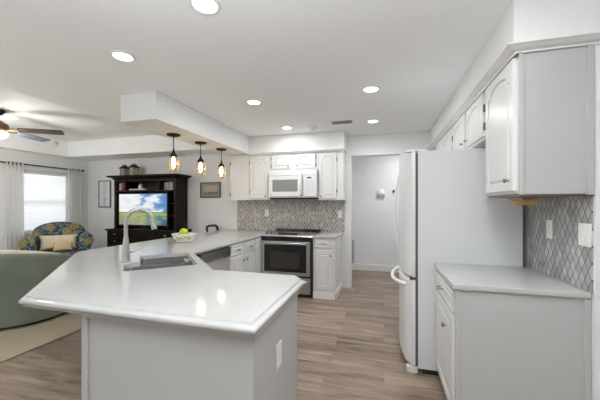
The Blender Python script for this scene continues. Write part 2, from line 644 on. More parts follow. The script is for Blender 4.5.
def drawer_front(u0, u1, v0, v1, f, parent, th=0.02):
    mb = MB()
    e = 0.006
    ls = []
    for ins, w in ((0, 0), (0, th - 0.006), (0.005, th), (0.022, th), (0.027, th - 0.005), (0.034, th - 0.005), (0.042, th)):
        ls.append([(u0 + ins, v0 + ins, w), (u1 - ins, v0 + ins, w), (u1 - ins, v1 - ins, w), (u0 + ins, v1 - ins, w)])
    mb.loops(ls, True, True, True, f, lambda fc: True)
    return mb.build('drawer', CAB, parent, angle=20)


# ================================================================== SETTING
ZC = 0.905      # worktops
ZS = 2.20       # soffits
ZK = 2.48       # kitchen ceiling
YB = 4.90       # kitchen / television wall
XL = -6.08      # window wall
XR = 1.03       # wall behind the refrigerator
YN = -2.6
YH = 6.28       # hall end wall

struct('floor', MB().box(XL - 0.2, 2.4, YN - 0.2, YH + 0.2, -0.1, 0.0), FLOORM)

# ceilings: kitchen plane, tray recess over the living room, lowered border beyond it
TX0, TX1, TY0, TY1 = -5.92, -3.52, 0.6, 4.36
ZT, ZR = 2.585, 2.285
struct('ceiling', MB().box(TX1, 2.4, YN - 0.2, YH + 0.2, ZK, ZK + 0.25)
       .box(XL - 0.2, TX1, YN - 0.2, TY0, ZK, ZK + 0.25), CEIL)
struct('ceiling', MB().box(XL - 0.2, TX1, TY0, YB + 0.2, ZT, ZT + 0.15), CEIL)
struct('ceiling', MB().box(XL - 0.1, -2.57, TY1, YB + 0.1, ZR, ZK - 0.001).box(XL - 0.1, TX1 - 0.01, TY1, YB + 0.1, ZK - 0.002, ZT - 0.002)
       .box(XL - 0.1, TX0, TY0 + 0.01, TY1, ZR, ZT - 0.002), CEIL)

# soffits
struct('soffit', MB().box(-2.59, -2.155, 2.43, YB, ZS, ZK - 0.001, 0.006), SOFFIT)
struct('soffit', MB().box(-2.156, -0.585, 4.52, YB, ZS, ZK - 0.001, 0.004), SOFFIT)
struct('soffit', MB().box(0.672, XR + 0.02, 1.855, YB, ZS, ZK - 0.001, 0.004), SOFFIT)

# walls
struct('wall_back', MB().box(XL - 0.1, -0.575, YB, YB + 0.12, 0, ZK + 0.1).box(-0.576, 0.30, YB, YB + 0.12, 2.155, ZK + 0.1)
       .box(0.30, XR + 0.1, YB, YB + 0.12, 0, ZK + 0.1), WALL)
struct('wall_hall', MB().box(-1.25, 2.3, YH, YH + 0.12, 0, ZK + 0.1).box(-1.37, -1.25, YB + 0.12, YH + 0.12, 0, ZK + 0.1)
       .box(1.7, 1.82, YB + 0.12, YH + 0.1, 0, ZK + 0.1), WALL)
struct('wall_right', MB().box(XR, XR + 0.6, 1.86, YB, 0, ZK), WALL)
struct('wall_right', MB().box(2.2, 2.32, YN, 1.9, 0, ZK).box(XR + 0.6, 2.3, 1.86, 1.98, 0, ZK), WALL)
WY0, WY1, WZ0, WZ1 = 3.45, 4.50, 0.86, 1.97
struct('wall_left', MB().box(XL - 0.12, XL, YN, WY0, 0, ZT).box(XL - 0.12, XL, WY1, YB + 0.1, 0, ZT)
       .box(XL - 0.12, XL, WY0, WY1, 0, WZ0).box(XL - 0.12, XL, WY0, WY1, WZ1, ZT), WALL)
struct('wall_near', MB().box(XL - 0.1, -5.7, YN - 0.12, YN, 0, ZK).box(-5.7, 1.2, YN - 0.12, YN, 2.3, ZK)
       .box(1.2, 2.4, YN - 0.12, YN, 0, ZK), WALL)

# trim and baseboards
struct('baseboard_hall', MB().box(-1.25, 1.7, YH - 0.018, YH, 0, 0.13, 0.006).box(-1.25, -1.232, YB + 0.12, YH, 0, 0.13, 0.006), TRIM)
struct('baseboard_left', MB().box(XL, XL + 0.018, YN, YB, 0, 0.13, 0.006), TRIM)
struct('baseboard_back', MB().box(XL, -2.5, YB - 0.018, YB, 0, 0.13, 0.006), TRIM)
struct('trim_1', MB().box(-0.60, -0.515, YB - 0.02, YB + 0.14, 0, 2.23, 0.005).box(-0.515, 0.24, YB - 0.02, YB + 0.14, 2.148, 2.23, 0.005)
       .box(0.24, 0.33, YB - 0.02, YB + 0.14, 0, 2.23, 0.005), TRIM)


def crown(p0, p1, out, m=TRIM):
    """small sprung moulding under a soffit from p0 to p1, projecting along out"""
    p0, p1, out = Vector(p0), Vector(p1), Vector(out)
    prof = [(0, 0), (0.008, 0), (0.010, 0.006), (0.024, 0.012), (0.036, 0.021), (0.044, 0.026), (0.044, 0.030), (0, 0.030)]
    mb = MB()
    mb.loops([[p + out * a + Vector((0, 0, b)) for a, b in prof] for p in (p0, p1)])
    return mb


CROWN = [(0, 0), (0.008, 0), (0.010, 0.008), (0.028, 0.016), (0.044, 0.028), (0.054, 0.033), (0.054, 0.038), (0, 0.038)]
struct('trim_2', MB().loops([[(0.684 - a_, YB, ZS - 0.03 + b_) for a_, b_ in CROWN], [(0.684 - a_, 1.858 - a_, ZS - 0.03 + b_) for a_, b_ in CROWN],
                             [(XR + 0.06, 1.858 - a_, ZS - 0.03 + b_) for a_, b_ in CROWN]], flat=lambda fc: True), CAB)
struct('trim_4', crown((-2.156, 4.545, ZS - 0.022), (-0.6, 4.545, ZS - 0.022), (0, -1, 0)), CEIL)

# window in the left wall
W = struct('window_1', MB().box(XL - 0.11, XL - 0.05, WY0, WY0 + 0.05, WZ0, WZ1).box(XL - 0.11, XL - 0.05, WY1 - 0.05, WY1, WZ0, WZ1)
           .box(XL - 0.11, XL - 0.05, WY0, WY1, WZ0, WZ0 + 0.05).box(XL - 0.11, XL - 0.05, WY0, WY1, WZ1 - 0.05, WZ1)
           .box(XL - 0.105, XL - 0.075, WY0, WY1, 1.385, 1.415), TRIM)
pn = MB().box(XL - 0.085, XL - 0.08, WY0 + 0.04, WY1 - 0.04, WZ0 + 0.04, WZ1 - 0.04).build('pane', GLASS, W)
sl = MB().box(XL - 0.02, XL + 0.05, WY0 - 0.04, WY1 + 0.04, WZ0 - 0.03, WZ0, 0.006).build('sill', TRIM, W)

# backsplashes (fixed tile sheets)
struct('backsplash_back', MB().box(-2.56, -0.62, YB - 0.008, YB, ZC, 1.47), TILE_B)
struct('backsplash_right', MB().box(XR - 0.008, XR, 1.872, 2.56, ZC, 1.43), TILE_R)

# ================================================================== PENINSULA
q = sqrt(0.5)


def nt2(n, t):
    return (n * q - t * q, n * q + t * q)


def inset_poly(poly, d):
    out = []
    n = len(poly)
    for i in range(n):
        p0, p1, p2 = Vector(poly[i - 1]), Vector(poly[i]), Vector(poly[(i + 1) % n])
        a = (p1 - p0).normalized()
        b = (p2 - p1).normalized()
        na, nb = Vector((-a.y, a.x)), Vector((-b.y, b.x))
        k = (na + nb)
        k = k / max(1e-6, k.length_squared) * 2
        out.append(tuple(p1 + k * d))
    return out


TOP = [(-1.733, 1.035), (-0.465, 1.03), (-0.465, 1.77), (-0.535, 1.865), (-1.135, 1.865), (-1.795, 2.525), (-1.795, YB - 0.012),
       (-2.88, YB - 0.012), (-2.88, 2.18)]


def rounded(poly, r, seg=5):
    out = []
    n = len(poly)
    for i in range(n):
        p0, p1, p2 = Vector(poly[i - 1]), Vector(poly[i]), Vector(poly[(i + 1) % n])
        a, b = (p0 - p1).normalized(), (p2 - p1).normalized()
        for k in range(seg + 1):
            t = k / seg
            s, e = p1 + a * r, p1 + b * r
            out.append(tuple(s * (1 - t) ** 2 + p1 * 2 * t * (1 - t) + e * t ** 2))
    return out


HOLE = rounded([nt2(-0.06, 2.35), nt2(0.43, 2.35), nt2(0.45, 3.0), nt2(0.05, 3.0), nt2(0.05, 2.675), nt2(-0.06, 2.655)], 0.035)


OGEE = [(0.030, 0.0), (0.027, -0.002), (0.0245, -0.009), (0.021, -0.012), (0.012, -0.0125), (0.006, -0.0150), (0.0015, -0.020), (0.0, -0.026),
        (0.0015, -0.033), (0.006, -0.038), (0.013, -0.040), (0.015, -0.042), (0.016, -0.05), (0.06, -0.05)]
EASED = [(0.004, 0.0), (0.001, -0.0015), (0.0, -0.005), (0.0, -0.026), (0.0015, -0.029), (0.005, -0.0305), (0.05, -0.0305)]


def slab_with_edge(poly, hole=None, prof=EASED):
    """worktop slab with a moulded or an eased edge"""
    mb = MB()
    t = bmesh.new()
    rings = []
    for ins, dz in prof:
        rings.append([t.verts.new((x, y, ZC + dz)) for x, y in inset_poly(poly, ins)])
    n = len(poly)
    for a, b in zip(rings, rings[1:]):
        for i in range(n):
            t.faces.new((a[i], a[(i + 1) % n], b[(i + 1) % n], b[i]))
    edges = [t.edges.get((rings[0][i], rings[0][(i + 1) % n])) for i in range(n)]
    eb = [t.edges.get((rings[-1][i], rings[-1][(i + 1) % n])) for i in range(n)]
    if hole:
        h0 = [t.verts.new((x, y, ZC)) for x, y in hole]
        h1 = [t.verts.new((x, y, ZC - 0.032)) for x, y in hole]
        k = len(hole)
        for i in range(k):
            t.faces.new((h0[i], h0[(i + 1) % k], h1[(i + 1) % k], h1[i]))
        edges += [t.edges.get((h0[i], h0[(i + 1) % k])) for i in range(k)]
    bmesh.ops.triangle_fill(t, edges=edges, use_beauty=True)
    if not hole:
        t.faces.new(rings[-1])
    return mb._merge(t, None, lambda fc: abs(fc.normal.z) > 0.9999)


pt = slab_with_edge(TOP, HOLE, OGEE).build('countertop', QUARTZ, angle=40)
tag(pt, 'long angled white quartz peninsula countertop with cut-out for the double sink', 'countertop')

# base run under it: near leg, 45-degree sink base, long leg
pb = thing('peninsula_cabinet', (-1.0, 1.4, 0), 'white peninsula base with plain panels under the angled quartz counter', 'cabinet')
BASE = [(-1.375, 1.09), (-0.50, 1.09), (-0.50, 1.71), (-1.13, 1.80), (-1.185, 1.80), (-1.86, 2.475), (-1.86, 2.62), (-2.46, 2.62), (-2.46, 2.16)]
# hollow below the sink: thin shell walls rather than a solid block
mb = MB()


def wall_strip(mb, a, b, th, z0, z1):
    a, b = Vector(a), Vector(b)
    d = (b - a).normalized()
    nrm = Vector((-d.y, d.x)) * th
    mb.prism([tuple(a), tuple(b), tuple(b + nrm), tuple(a + nrm)], z0, z1)


ZU = ZC - 0.0505
BIN = inset_poly(BASE, 0.02)
mb.loops([[(x, y, z) for x, y in P_] for P_, z in ((BASE, 0.0), (BASE, ZU), (BIN, ZU), (BIN, 0.0), (BASE, 0.0))], False, False)
bmesh.ops.remove_doubles(mb.bm, verts=mb.bm.verts[:], dist=1e-5)
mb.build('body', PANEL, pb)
mb = MB()
mb.box(-1.38, -0.495, 1.078, 1.09, ZU - 0.03, ZU, 0.004)
mb.box(-0.50, -0.488, 1.078, 1.71, ZU - 0.03, ZU, 0.004)
mb.build('moulding', PANEL, pb)
MB().box(-1.381, -1.345, 1.078, 1.092, 0.0, ZU - 0.03, 0.003).build('corner_trim', PANEL, pb)
MB().box(-1.86, -2.46, 2.62, 2.63, 0.0, ZU).build('partition', PANEL, pb)
MB().box(-2.48, -2.46, 2.63, YB - 0.02, 0.0, ZU).build('knee_wall', PANEL, pb)

# base cabinet between dishwasher and range: two drawers above two doors
FX = -1.82
fx = face_px(FX)
cb = thing('base_cabinet', (-2.1, 3.65, 0), 'white base cabinet with two drawers over two doors, between dishwasher and range', 'cabinet')
MB().box(FX - 0.02, -1.797, 4.02, 4.208, 0.0, ZU, 0.002).build('filler', CAB, cb)
MB().box(-2.45, FX, 3.285, 4.17, 0.10, ZU).box(-2.45, FX - 0.06, 3.285, 4.17, 0, 0.10).build('body', CAB, cb)
for a, b2 in ((3.30, 3.635), (3.665, 3.995)):
    d = drawer_front(a, b2, 0.715, 0.845, fx, cb)
    pull((a + b2) / 2, 0.78, fx, d, m=PEWTER)
for a, b2, kx in ((3.30, 3.635, 3.60), (3.665, 3.995, 3.70)):
    d = panel_door(a, b2, 0.13, 0.69, fx, cb)
    knob(kx, 0.62, fx, d, m=PEWTER)

# dishwasher
dw = thing('dishwasher', (-2.1, 2.96, 0), 'stainless dishwasher with dark control strip under the peninsula counter', 'dishwasher')
MB().box(-2.43, FX - 0.005, 2.655, 3.265, 0.10, ZU - 0.004).build('tub', SHADOW, dw)
MB().box(-2.40, FX - 0.06, 2.66, 3.26, 0.0, 0.10).build('toe_kick', SHADOW, dw)
MB().box(FX - 0.004, FX + 0.02, 2.66, 3.26, 0.12, 0.735, 0.006).build('door_panel', mat('satin_steel_panel', (0.60, 0.60, 0.59), 0.38, 0.6), dw)
cp = MB().box(FX - 0.004, FX + 0.028, 2.66, 3.26, 0.74, 0.842, 0.008).build('control_panel', STEEL_D, dw)
MB().box(FX + 0.02, FX + 0.034, 2.84, 3.08, 0.735, 0.752, 0.005).build('handle', STEEL, dw)

# sink
sk = thing('kitchen_sink', (-1.72, 2.02, ZC - 0.033), 'stainless steel double-bowl undermount sink set in the angled quartz counter', 'sink')


SINKM = mat('sink_steel', (0.66, 0.655, 0.65), 0.17, 1.0, bump=0.02, bscale=150)


def basin(n0, n1, t0, t1, depth, name='basin'):
    mb = MB()
    pol = rounded([nt2(n0, t0), nt2(n1, t0), nt2(n1, t1), nt2(n0, t1)], 0.085, 7)
    pol2 = inset_poly(pol, 0.012)
    zt = ZC - 0.033
    ls = []
    for ins, z in ((-0.012, zt), (0.0, zt), (0.006, zt - depth * 0.6), (0.012, zt - depth + 0.03), (0.028, zt - depth + 0.008), (0.05, zt - depth)):
        ls.append([(x, y, z) for x, y in inset_poly(pol, ins)])
    mb.loops(ls, False, True)
    ls = [[(x, y, z) for x, y in inset_poly(pol, ins)] for ins, z in ((-0.012, zt), (-0.010, zt - depth), (0.05, zt - depth - 0.004))]
    mb.loops(ls, False, True)
    o = mb.build(name, SINKM, sk)
    c = nt2((n0 + n1) / 2, (t0 + t1) / 2)
    MB().lathe([(0.045, 0.0), (0.045, 0.003), (0.03, 0.004), (0.026, 0.001), (0.0, 0.001)], (c[0], c[1], zt - depth + 0.0005), 20).build('drain', NICKEL, o)
    return o


basin(-0.045, 0.425, 2.362, 2.655, 0.19)
basin(0.055, 0.44, 2.682, 2.992, 0.19)

# faucet
fp = nt2(-0.050, 2.775)
fc = thing('kitchen_faucet', (fp[0], fp[1], ZC), 'tall brushed nickel gooseneck faucet with pull-down head behind the sink', 'faucet')
FN = mat('brushed_nickel', (0.52, 0.515, 0.50), 0.34, 0.9)
MB().lathe([(0.037, 0), (0.037, 0.006), (0.031, 0.012), (0.029, 0.06), (0.024, 0.13), (0.019, 0.18), (0.0155, 0.20), (0, 0.20)], (fp[0], fp[1], ZC + 0.0008), 22).build('body', FN, fc)
arc = [(0, 0.17), (0, 0.25), (0.0, 0.32)]
R_ = 0.094
for k in range(1, 15):
    a = pi - k * (pi * 0.90) / 14
    arc.append((R_ + R_ * cos(a), 0.32 + R_ * sin(a)))
MB().tube([(fp[0] + d * q, fp[1] + d * q, ZC + z) for d, z in arc], 0.0155, 14).build('spout', FN, fc)
d0, z0 = arc[-1]
MB().tube([(fp[0] + d * q, fp[1] + d * q, ZC + z) for d, z in ((d0, z0), (d0 + 0.004, z0 - 0.02), (d0 + 0.014, z0 - 0.06), (d0 + 0.022, z0 - 0.10))],
          [0.0145, 0.016, 0.021, 0.024], 16).build('spray_head', FN, fc)
hb = MB().tube([(fp[0] + 0.02 * q, fp[1] + 0.02 * q, ZC + 0.075), (fp[0] + 0.05 * q, fp[1] + 0.05 * q, ZC + 0.078), (fp[0] + 0.062 * q, fp[1] + 0.062 * q, ZC + 0.082),
                ], [0.014, 0.013, 0.008], 12)
hb.tube([(fp[0] + 0.058 * q, fp[1] + 0.058 * q, ZC + 0.08), (fp[0] + 0.12 * q, fp[1] + 0.11 * q, ZC + 0.10)], [0.007, 0.005], 10)
hb.build('handle', FN, fc)

# ================================================================== RANGE
rg = thing('range', (-1.395, 4.5, 0), 'stainless slide-in electric range with black oven window, between white base cabinets', 'range')
RX0, RX1, RY = -1.79, -0.997, 4.195
MB().box(RX0 + 0.004, RX1 - 0.004, RY + 0.02, YB - 0.03, 0.03, 0.885).build('body', BLACK, rg)
MB().box(RX0, RX1, RY + 0.16, YB - 0.012, 0.886, 0.922, 0.004).build('cooktop', BLACKG, rg)
cpz = MB()
cpz.loops([[(x, RY - 0.003, 0.884), (x, RY + 0.004, 0.892), (x, RY + 0.165, 0.934), (x, RY + 0.165, 0.887), (x, RY + 0.03, 0.882)] for x in (RX0, RX1)])
cpo = cpz.build('control_panel', mat('bright_stainless_steel', (0.62, 0.62, 0.61), 0.36, 1.0), rg)
MB().loops([[(x, RY + 0.050, 0.904), (x, RY + 0.130, 0.9248), (x, RY + 0.130, 0.9265), (x, RY + 0.050, 0.9062)] for x in (-1.56, -1.24)]).build('display', BLACKG, cpo)
kp = Vector((0, -0.30, 1)).normalized()
for x in (-1.735, -1.665, -1.60, -1.20, -1.13, -1.06):
    c = Vector((x, RY + 0.085, 0.9135))
    side = Vector((1, 0, 0))
    up2 = kp.cross(side)
    MB().lathe([(0.025, 0), (0.025, 0.004), (0.020, 0.008), (0.019, 0.030), (0.016, 0.034), (0, 0.034)], n=18,
               f=lambda p, c=c: c + side * p[0] + up2 * p[1] + kp * p[2]).build('knob', STEEL_D, rg)
MB().box(RX0 - 0.002, RX1 + 0.002, RY - 0.004, RY + 0.05, 0.824, 0.883, 0.004).build('front_band', BLACKG, rg)
MB().box(RX0, RX1, YB - 0.085, YB - 0.01, 0.918, 0.948, 0.006).build('rear_trim', BLACKG, rg)
dr = MB().box(RX0 + 0.004, RX1 - 0.03, RY - 0.022, RY + 0.02, 0.315, 0.815, 0.006)
odoor = dr.build('oven_door', STEEL, rg)
MB().box(RX0 + 0.055, RX1 - 0.085, RY - 0.0255, RY - 0.0215, 0.365, 0.765, 0.001).build('window', BLACKG, odoor)
MB().box(RX0 + 0.16, RX1 - 0.19, RY - 0.0262, RY - 0.0252, 0.42, 0.66).build('inner_window', mat('dark_oven_interior', (0.035, 0.033, 0.031), 0.12), odoor)
hm = MB().tube([(RX0 + 0.06, RY - 0.022, 0.788), (RX0 + 0.06, RY - 0.052, 0.79), (RX0 + 0.075, RY - 0.062, 0.79), (RX1 - 0.105, RY - 0.062, 0.79),
                (RX1 - 0.09, RY - 0.052, 0.79), (RX1 - 0.09, RY - 0.022, 0.788)], 0.012, 12)
hm.build('handle', STEEL, odoor)
od = MB().box(RX0 + 0.004, RX1 - 0.03, RY - 0.02, RY + 0.02, 0.055, 0.282, 0.006).build('drawer', STEEL, rg)
MB().box(RX0 + 0.10, RX1 - 0.055, RY - 0.055, RY - 0.018, 0.215, 0.25, 0.012, 3).build('handle', STEEL, od)
MB().box(RX1 - 0.028, RX1, RY - 0.008, RY + 0.02, 0.03, 0.86, 0.002).build('side_trim', BLACK, rg)
MB().box(RX0 + 0.03, RX1 - 0.03, RY + 0.03, YB - 0.06, 0.0, 0.03).build('base', SHADOW, rg)

# narrow base cabinet right of the range
fy = face_my(4.225)
nb = thing('base_cabinet', (-0.83, 4.55, 0), 'narrow white base cabinet with one drawer and one door, right of the range', 'cabinet')
MB().box(-0.992, -0.672, 4.225, YB - 0.012, 0.0, ZC - 0.031).build('body', CAB, nb)
d = drawer_front(-0.965, -0.70, 0.735, 0.855, fy, nb)
pull(-0.832, 0.80, fy, d, m=PEWTER)
d = panel_door(-0.965, -0.70, 0.135, 0.70, fy, nb)
knob(-0.73, 0.63, fy, d, m=PEWTER)
mb = MB()
mb.box(-0.992, -0.655, 4.207, 4.225, 0.0, 0.10, 0.004).box(-0.672, -0.655, 4.207, YB - 0.012, 0.0, 0.10, 0.004)
mb.build('base_trim', TRIM, nb)
nc = slab_with_edge([(-0.994, 4.193), (-0.655, 4.193), (-0.645, YB - 0.012), (-0.994, YB - 0.012)]).build('countertop', QUARTZ, angle=30)
tag(nc, 'short white quartz countertop on the narrow cabinet right of the range', 'countertop')

# ================================================================== UPPER CABINETS, BACK WALL
ZU0, ZU1 = 1.437, ZS - 0.005
uy = face_my(4.57)
uc = thing('upper_cabinet', (-2.34, 4.73, ZU0), 'plain end panel of a white upper cabinet facing the living room, beside the pendants', 'cabinet', None)
MB().box(-2.516, -2.17, 4.57, YB - 0.001, ZU0, ZU1, 0.002).build('body', CAB, uc)
MB().box(-2.535, -2.516, 4.59, YB - 0.02, ZU0 + 0.02, ZU1 - 0.03, 0.003).build('door', CAB, uc)
for z in (1.53, 2.05):
    MB().box(-2.53, -2.512, 4.558, 4.572, z - 0.022, z + 0.022, 0.003).build('hinge', PEWTER, uc)


def upper(x0, x1, dx0, dx1, z0, label, kx, hx, rise, name='upper_cabinet', zd=None):
    r = thing(name, ((x0 + x1) / 2, 4.73, z0), label, 'cabinet')
    MB().box(x0, x1, 4.57, YB - 0.009, z0, ZU1, 0.002).build('body', CAB, r)
    d = panel_door(dx0, dx1, z0 + 0.022, ZU1 - 0.035, uy, r, rise=rise, fr=0.042)
    knob(kx, z0 + 0.06, uy, d, m=PEWTER, r=0.012)
    for z in (z0 + 0.14, ZU1 - 0.14):
        hinge(hx, z, uy, r)
    return r


upper(-2.168, -1.80, -2.15, -1.835, ZU0, 'white arched-door upper cabinet left of the microwave', -1.87, -2.157, 0.07)
upper(-0.99, -0.60, -0.975, -0.705, ZU0 - 0.008, 'white arched-door upper cabinet right of the microwave', -0.945, -0.697, 0.07)
mc = thing('upper_cabinet', (-1.395, 4.73, 1.912), 'short white two-door upper cabinet above the microwave', 'cabinet')
MB().box(-1.797, -0.993, 4.57, YB - 0.009, 1.912, ZU1, 0.002).build('body', CAB, mc)
for a, b2, kx, hx in ((-1.765, -1.44, -1.475, -1.773), (-1.36, -1.035, -1.325, -1.027)):
    d = panel_door(a, b2, 1.935, ZU1 - 0.035, uy, mc, rise=0.065, fr=0.036)
    knob(kx, 1.975, uy, d, m=PEWTER, r=0.012)
    for z in (1.98, 2.11):
        hinge(hx, z, uy, mc)

# microwave
mw = thing('microwave', (-1.395, 4.7, 1.455), 'white over-the-range microwave with grey window, mounted under the short upper cabinet', 'microwave')
MB().box(-1.79, -1.0, 4.52, YB - 0.009, 1.468, 1.905, 0.004).build('body', APPL, mw)
MB().box(-1.79, -1.0, 4.498, 4.521, 1.82, 1.905, 0.006).build('vent_grille', APPL, mw)
md = MB().box(-1.79, -1.229, 4.488, 4.519, 1.485, 1.815, 0.008).build('door', APPL, mw)
MB().box(-1.725, -1.305, 4.4855, 4.490, 1.565, 1.755, 0.002).build('window', GREYG, md)
MB().tube([(-1.245, 4.492, 1.505), (-1.245, 4.445, 1.525), (-1.24, 4.418, 1.67), (-1.245, 4.440, 1.82), (-1.245, 4.492, 1.845)], [0.015, 0.019, 0.021, 0.021, 0.016], 12).build('handle', APPL, md)
mp_ = MB().box(-1.225, -1.0, 4.488, 4.519, 1.485, 1.815, 0.008).build('control_panel', APPL, mw)
MB().box(-1.150, -1.085, 4.4855, 4.4885, 1.766, 1.788, 0.001).build('display', CLOCKD, mp_)
kb = MB()
for i in range(3):
    for j in range(6):
        kb.box(-1.175 + i * 0.048, -1.140 + i * 0.048, 4.4865, 4.4885, 1.54 + j * 0.034, 1.562 + j * 0.034, 0.002)
kb.build('keypad', mat('pale_grey_keys', (0.70, 0.70, 0.70), 0.4), mp_)
MB().lathe([(0.012, 0), (0.012, 0.002), (0, 0.002)], n=16, f=lambda p: (-1.755 + p[0], 4.4885 - p[2], 1.515 + p[1])).build('badge', GREYP, md)
MB().box(-1.785, -1.005, 4.53, YB - 0.02, 1.452, 1.468).build('underside', SHADOW, mw)

# ================================================================== RIGHT SIDE
bx = face_mx(0.405)
rb = thing('base_cabinet', (0.72, 2.2, 0), 'white base cabinet with plain end panel, in the near right corner beside the refrigerator', 'cabinet')
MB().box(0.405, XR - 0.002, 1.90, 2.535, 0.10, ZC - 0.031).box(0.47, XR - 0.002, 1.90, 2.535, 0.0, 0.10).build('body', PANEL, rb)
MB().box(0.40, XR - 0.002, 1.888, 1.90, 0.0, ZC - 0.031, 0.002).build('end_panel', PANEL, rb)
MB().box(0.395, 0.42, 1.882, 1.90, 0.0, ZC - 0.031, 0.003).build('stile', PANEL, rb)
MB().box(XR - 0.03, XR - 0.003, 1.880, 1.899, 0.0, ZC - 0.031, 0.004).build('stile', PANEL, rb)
d = drawer_front(1.935, 2.515, 0.725, 0.845, bx, rb)
pull(2.25, 0.785, bx, d, half=0.04)
d = panel_door(1.935, 2.515, 0.12, 0.70, bx, rb)
knob(2.10, 0.585, bx, d, r=0.017)
rc = slab_with_edge([(0.378, 1.872), (XR - 0.010, 1.872), (XR - 0.010, 2.537), (0.378, 2.537)]).build('countertop', QUARTZ, angle=30)
tag(rc, 'white quartz countertop beside the refrigerator under the near upper cabinet', 'countertop')

ux = face_mx(0.70)
ru = thing('upper_cabinet', (0.85, 2.1, 1.415), 'large white upper cabinet with arched door and plain end panel, nearest on the right', 'cabinet')
MB().box(0.70, XR - 0.010, 1.872, 2.385, 1.42, ZU1, 0.002).build('body', CAB, ru)
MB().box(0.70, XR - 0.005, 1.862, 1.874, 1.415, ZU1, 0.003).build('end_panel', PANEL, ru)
MB().box(0.698, 0.722, 1.856, 1.870, 1.412, ZU1, 0.003).build('stile', PANEL, ru)
MB().box(XR - 0.035, XR - 0.003, 1.852, 1.872, 1.41, ZU1, 0.004).build('stile', PANEL, ru)
d = panel_door(1.895, 2.35, 1.435, ZU1 - 0.03, ux, ru, rise=0.06, fr=0.05)
knob(1.945, 1.495, ux, d, r=0.014)
for z in (1.54, 2.05):
    hinge(2.362, z, ux, ru)
MB().box(0.71, XR - 0.015, 1.88, 2.38, 1.405, 1.42).build('underside', mat('raw_birch_edge', (0.30, 0.25, 0.20), 0.6), ru)


def over_fridge(y0, y1, doors, label):
    r = thing('upper_cabinet', (0.85, (y0 + y1) / 2, 1.83), label, 'cabinet')
    MB().box(0.70, XR - 0.002, y0, y1, 1.83, ZU1, 0.002).build('body', CAB, r)
    for a, b2, kx, hx in doors:
        d = panel_door(a, b2, 1.85, ZU1 - 0.03, ux, r, rise=0.05, fr=0.045)
        knob(kx, 1.90, ux, d, r=0.013)
        hinge(hx, 2.05, ux, r)
        hinge(hx, 1.92, ux, r)
    return r


over_fridge(2.39, 3.42, [(2.42, 2.86, 2.82, 2.412), (2.92, 3.37, 2.96, 3.378)], 'short white two-door upper cabinet over the refrigerator')
over_fridge(3.425, 4.45, [(3.45, 3.90, 3.86, 3.442), (3.95, 4.40, 3.99, 4.408)], 'white upper cabinet farthest along the right wall, beyond the refrigerator')

# refrigerator
fr = thing('refrigerator', (0.6, 2.98, 0), 'tall white bottom-freezer refrigerator with bowed handles, its plain side toward the camera', 'refrigerator')
FY0, FY1 = 2.553, 3.40
MB().box(0.262, 0.985, FY0, FY1, 0.045, 1.79, 0.006).build('body', APPL_S, fr)
MB().box(0.30, 0.95, FY0 + 0.02, FY1 - 0.02, 0.0, 0.045).build('base', SHADOW, fr)
MB().box(0.244, 0.263, FY0 + 0.008, FY1 - 0.008, 0.06, 1.775).build('gasket', mat('grey_gasket', (0.10, 0.10, 0.105), 0.6), fr)


def fridge_front(z0, z1, name):
    mb = MB()
    n = 14
    ls = []
    for z, ins in ((z0, 0.012), (z0 + 0.012, 0.0), (z1 - 0.012, 0.0), (z1, 0.012)):
        back = [(0.243, FY0 + ins * 0.3), (0.243, FY1 - ins * 0.3)]
        frn = []
        for k in range(n + 1):
            t = k / n
            bow = 0.045 * (1 - (2 * t - 1) ** 2) + 0.030 * min(1, min(t, 1 - t) / 0.05)
            frn.append((0.215 - bow + ins, FY1 - ins * 0.3 + (FY0 - FY1 + ins * 0.6) * t))
        ls.append([(x, y, z) for x, y in back + frn])
    mb.loops(ls)
    return mb.build(name, APPL, fr, angle=40)


fd = fridge_front(0.775, 1.785, 'door')
zd = fridge_front(0.065, 0.755, 'freezer_drawer')
hp = []
for k in range(15):
    t = k / 14
    hp.append((0.185 - 0.075 * sin(pi * t) ** 0.55, FY1 - 0.05, 0.83 + 0.90 * t))
MB().tube(hp, 0.0135, 10).build('handle', APPL, fd)
hp = []
for k in range(17):
    t = k / 16
    hp.append((0.182 - 0.105 * sin(pi * t) ** 0.6, FY1 - 0.06 - (FY1 - FY0 - 0.13) * t, 0.70 - 0.012 * sin(pi * t)))
MB().tube(hp, 0.016, 10).build('handle', APPL, zd)
MB().box(0.17, 0.30, FY0 + 0.01, FY0 + 0.07, 1.786, 1.808, 0.006).build('hinge_cover', APPL, fr)
MB().box(0.175, 0.262, FY0 + 0.006, FY0 + 0.05, 0.0, 0.055, 0.010).build('foot', APPL, fr)
MB().box(0.155, 0.262, FY1 - 0.07, FY1 - 0.006, 0.0, 0.055, 0.010).build('foot', APPL, fr)
MB().box(0.20, 0.262, FY0 + 0.0005, FY0 + 0.04, 0.752, 0.776, 0.003).build('hinge', PEWTER, fr)

# gold under-cabinet dish
ud = thing('hanging_basket', (0.865, 2.205, 1.365), 'small golden basket of pale shells hung under the near upper cabinet', 'basket')
MB().lathe([(0.02, -0.004), (0.05, 0.0), (0.075, 0.015), (0.085, 0.028), (0.080, 0.030), (0.068, 0.017), (0.045, 0.006), (0.0, 0.004)], (0.865, 2.205, 1.360), 20).build('bowl', GOLDW, ud)
for k in range(3):
    mb = MB()
    a = 0.5 + k * 2.094
    mb.tube([(0.865 + 0.08 * cos(a), 2.205 + 0.08 * sin(a), 1.387), (0.865 + 0.085 * cos(a), 2.205 + 0.085 * sin(a), 1.4055)], 0.0035, 6)
    mb.build('hanger', GOLDW, ud)
mb = MB()
for k in range(9):
    a = k * 2.4
    r = 0.012 + 0.045 * (k / 9)
    mb.ball((0.865 + r * cos(a), 2.205 + r * sin(a), 1.379), 0.012, 0.010, 0.010, 8)
mb.build('filling', SHELLM, ud)


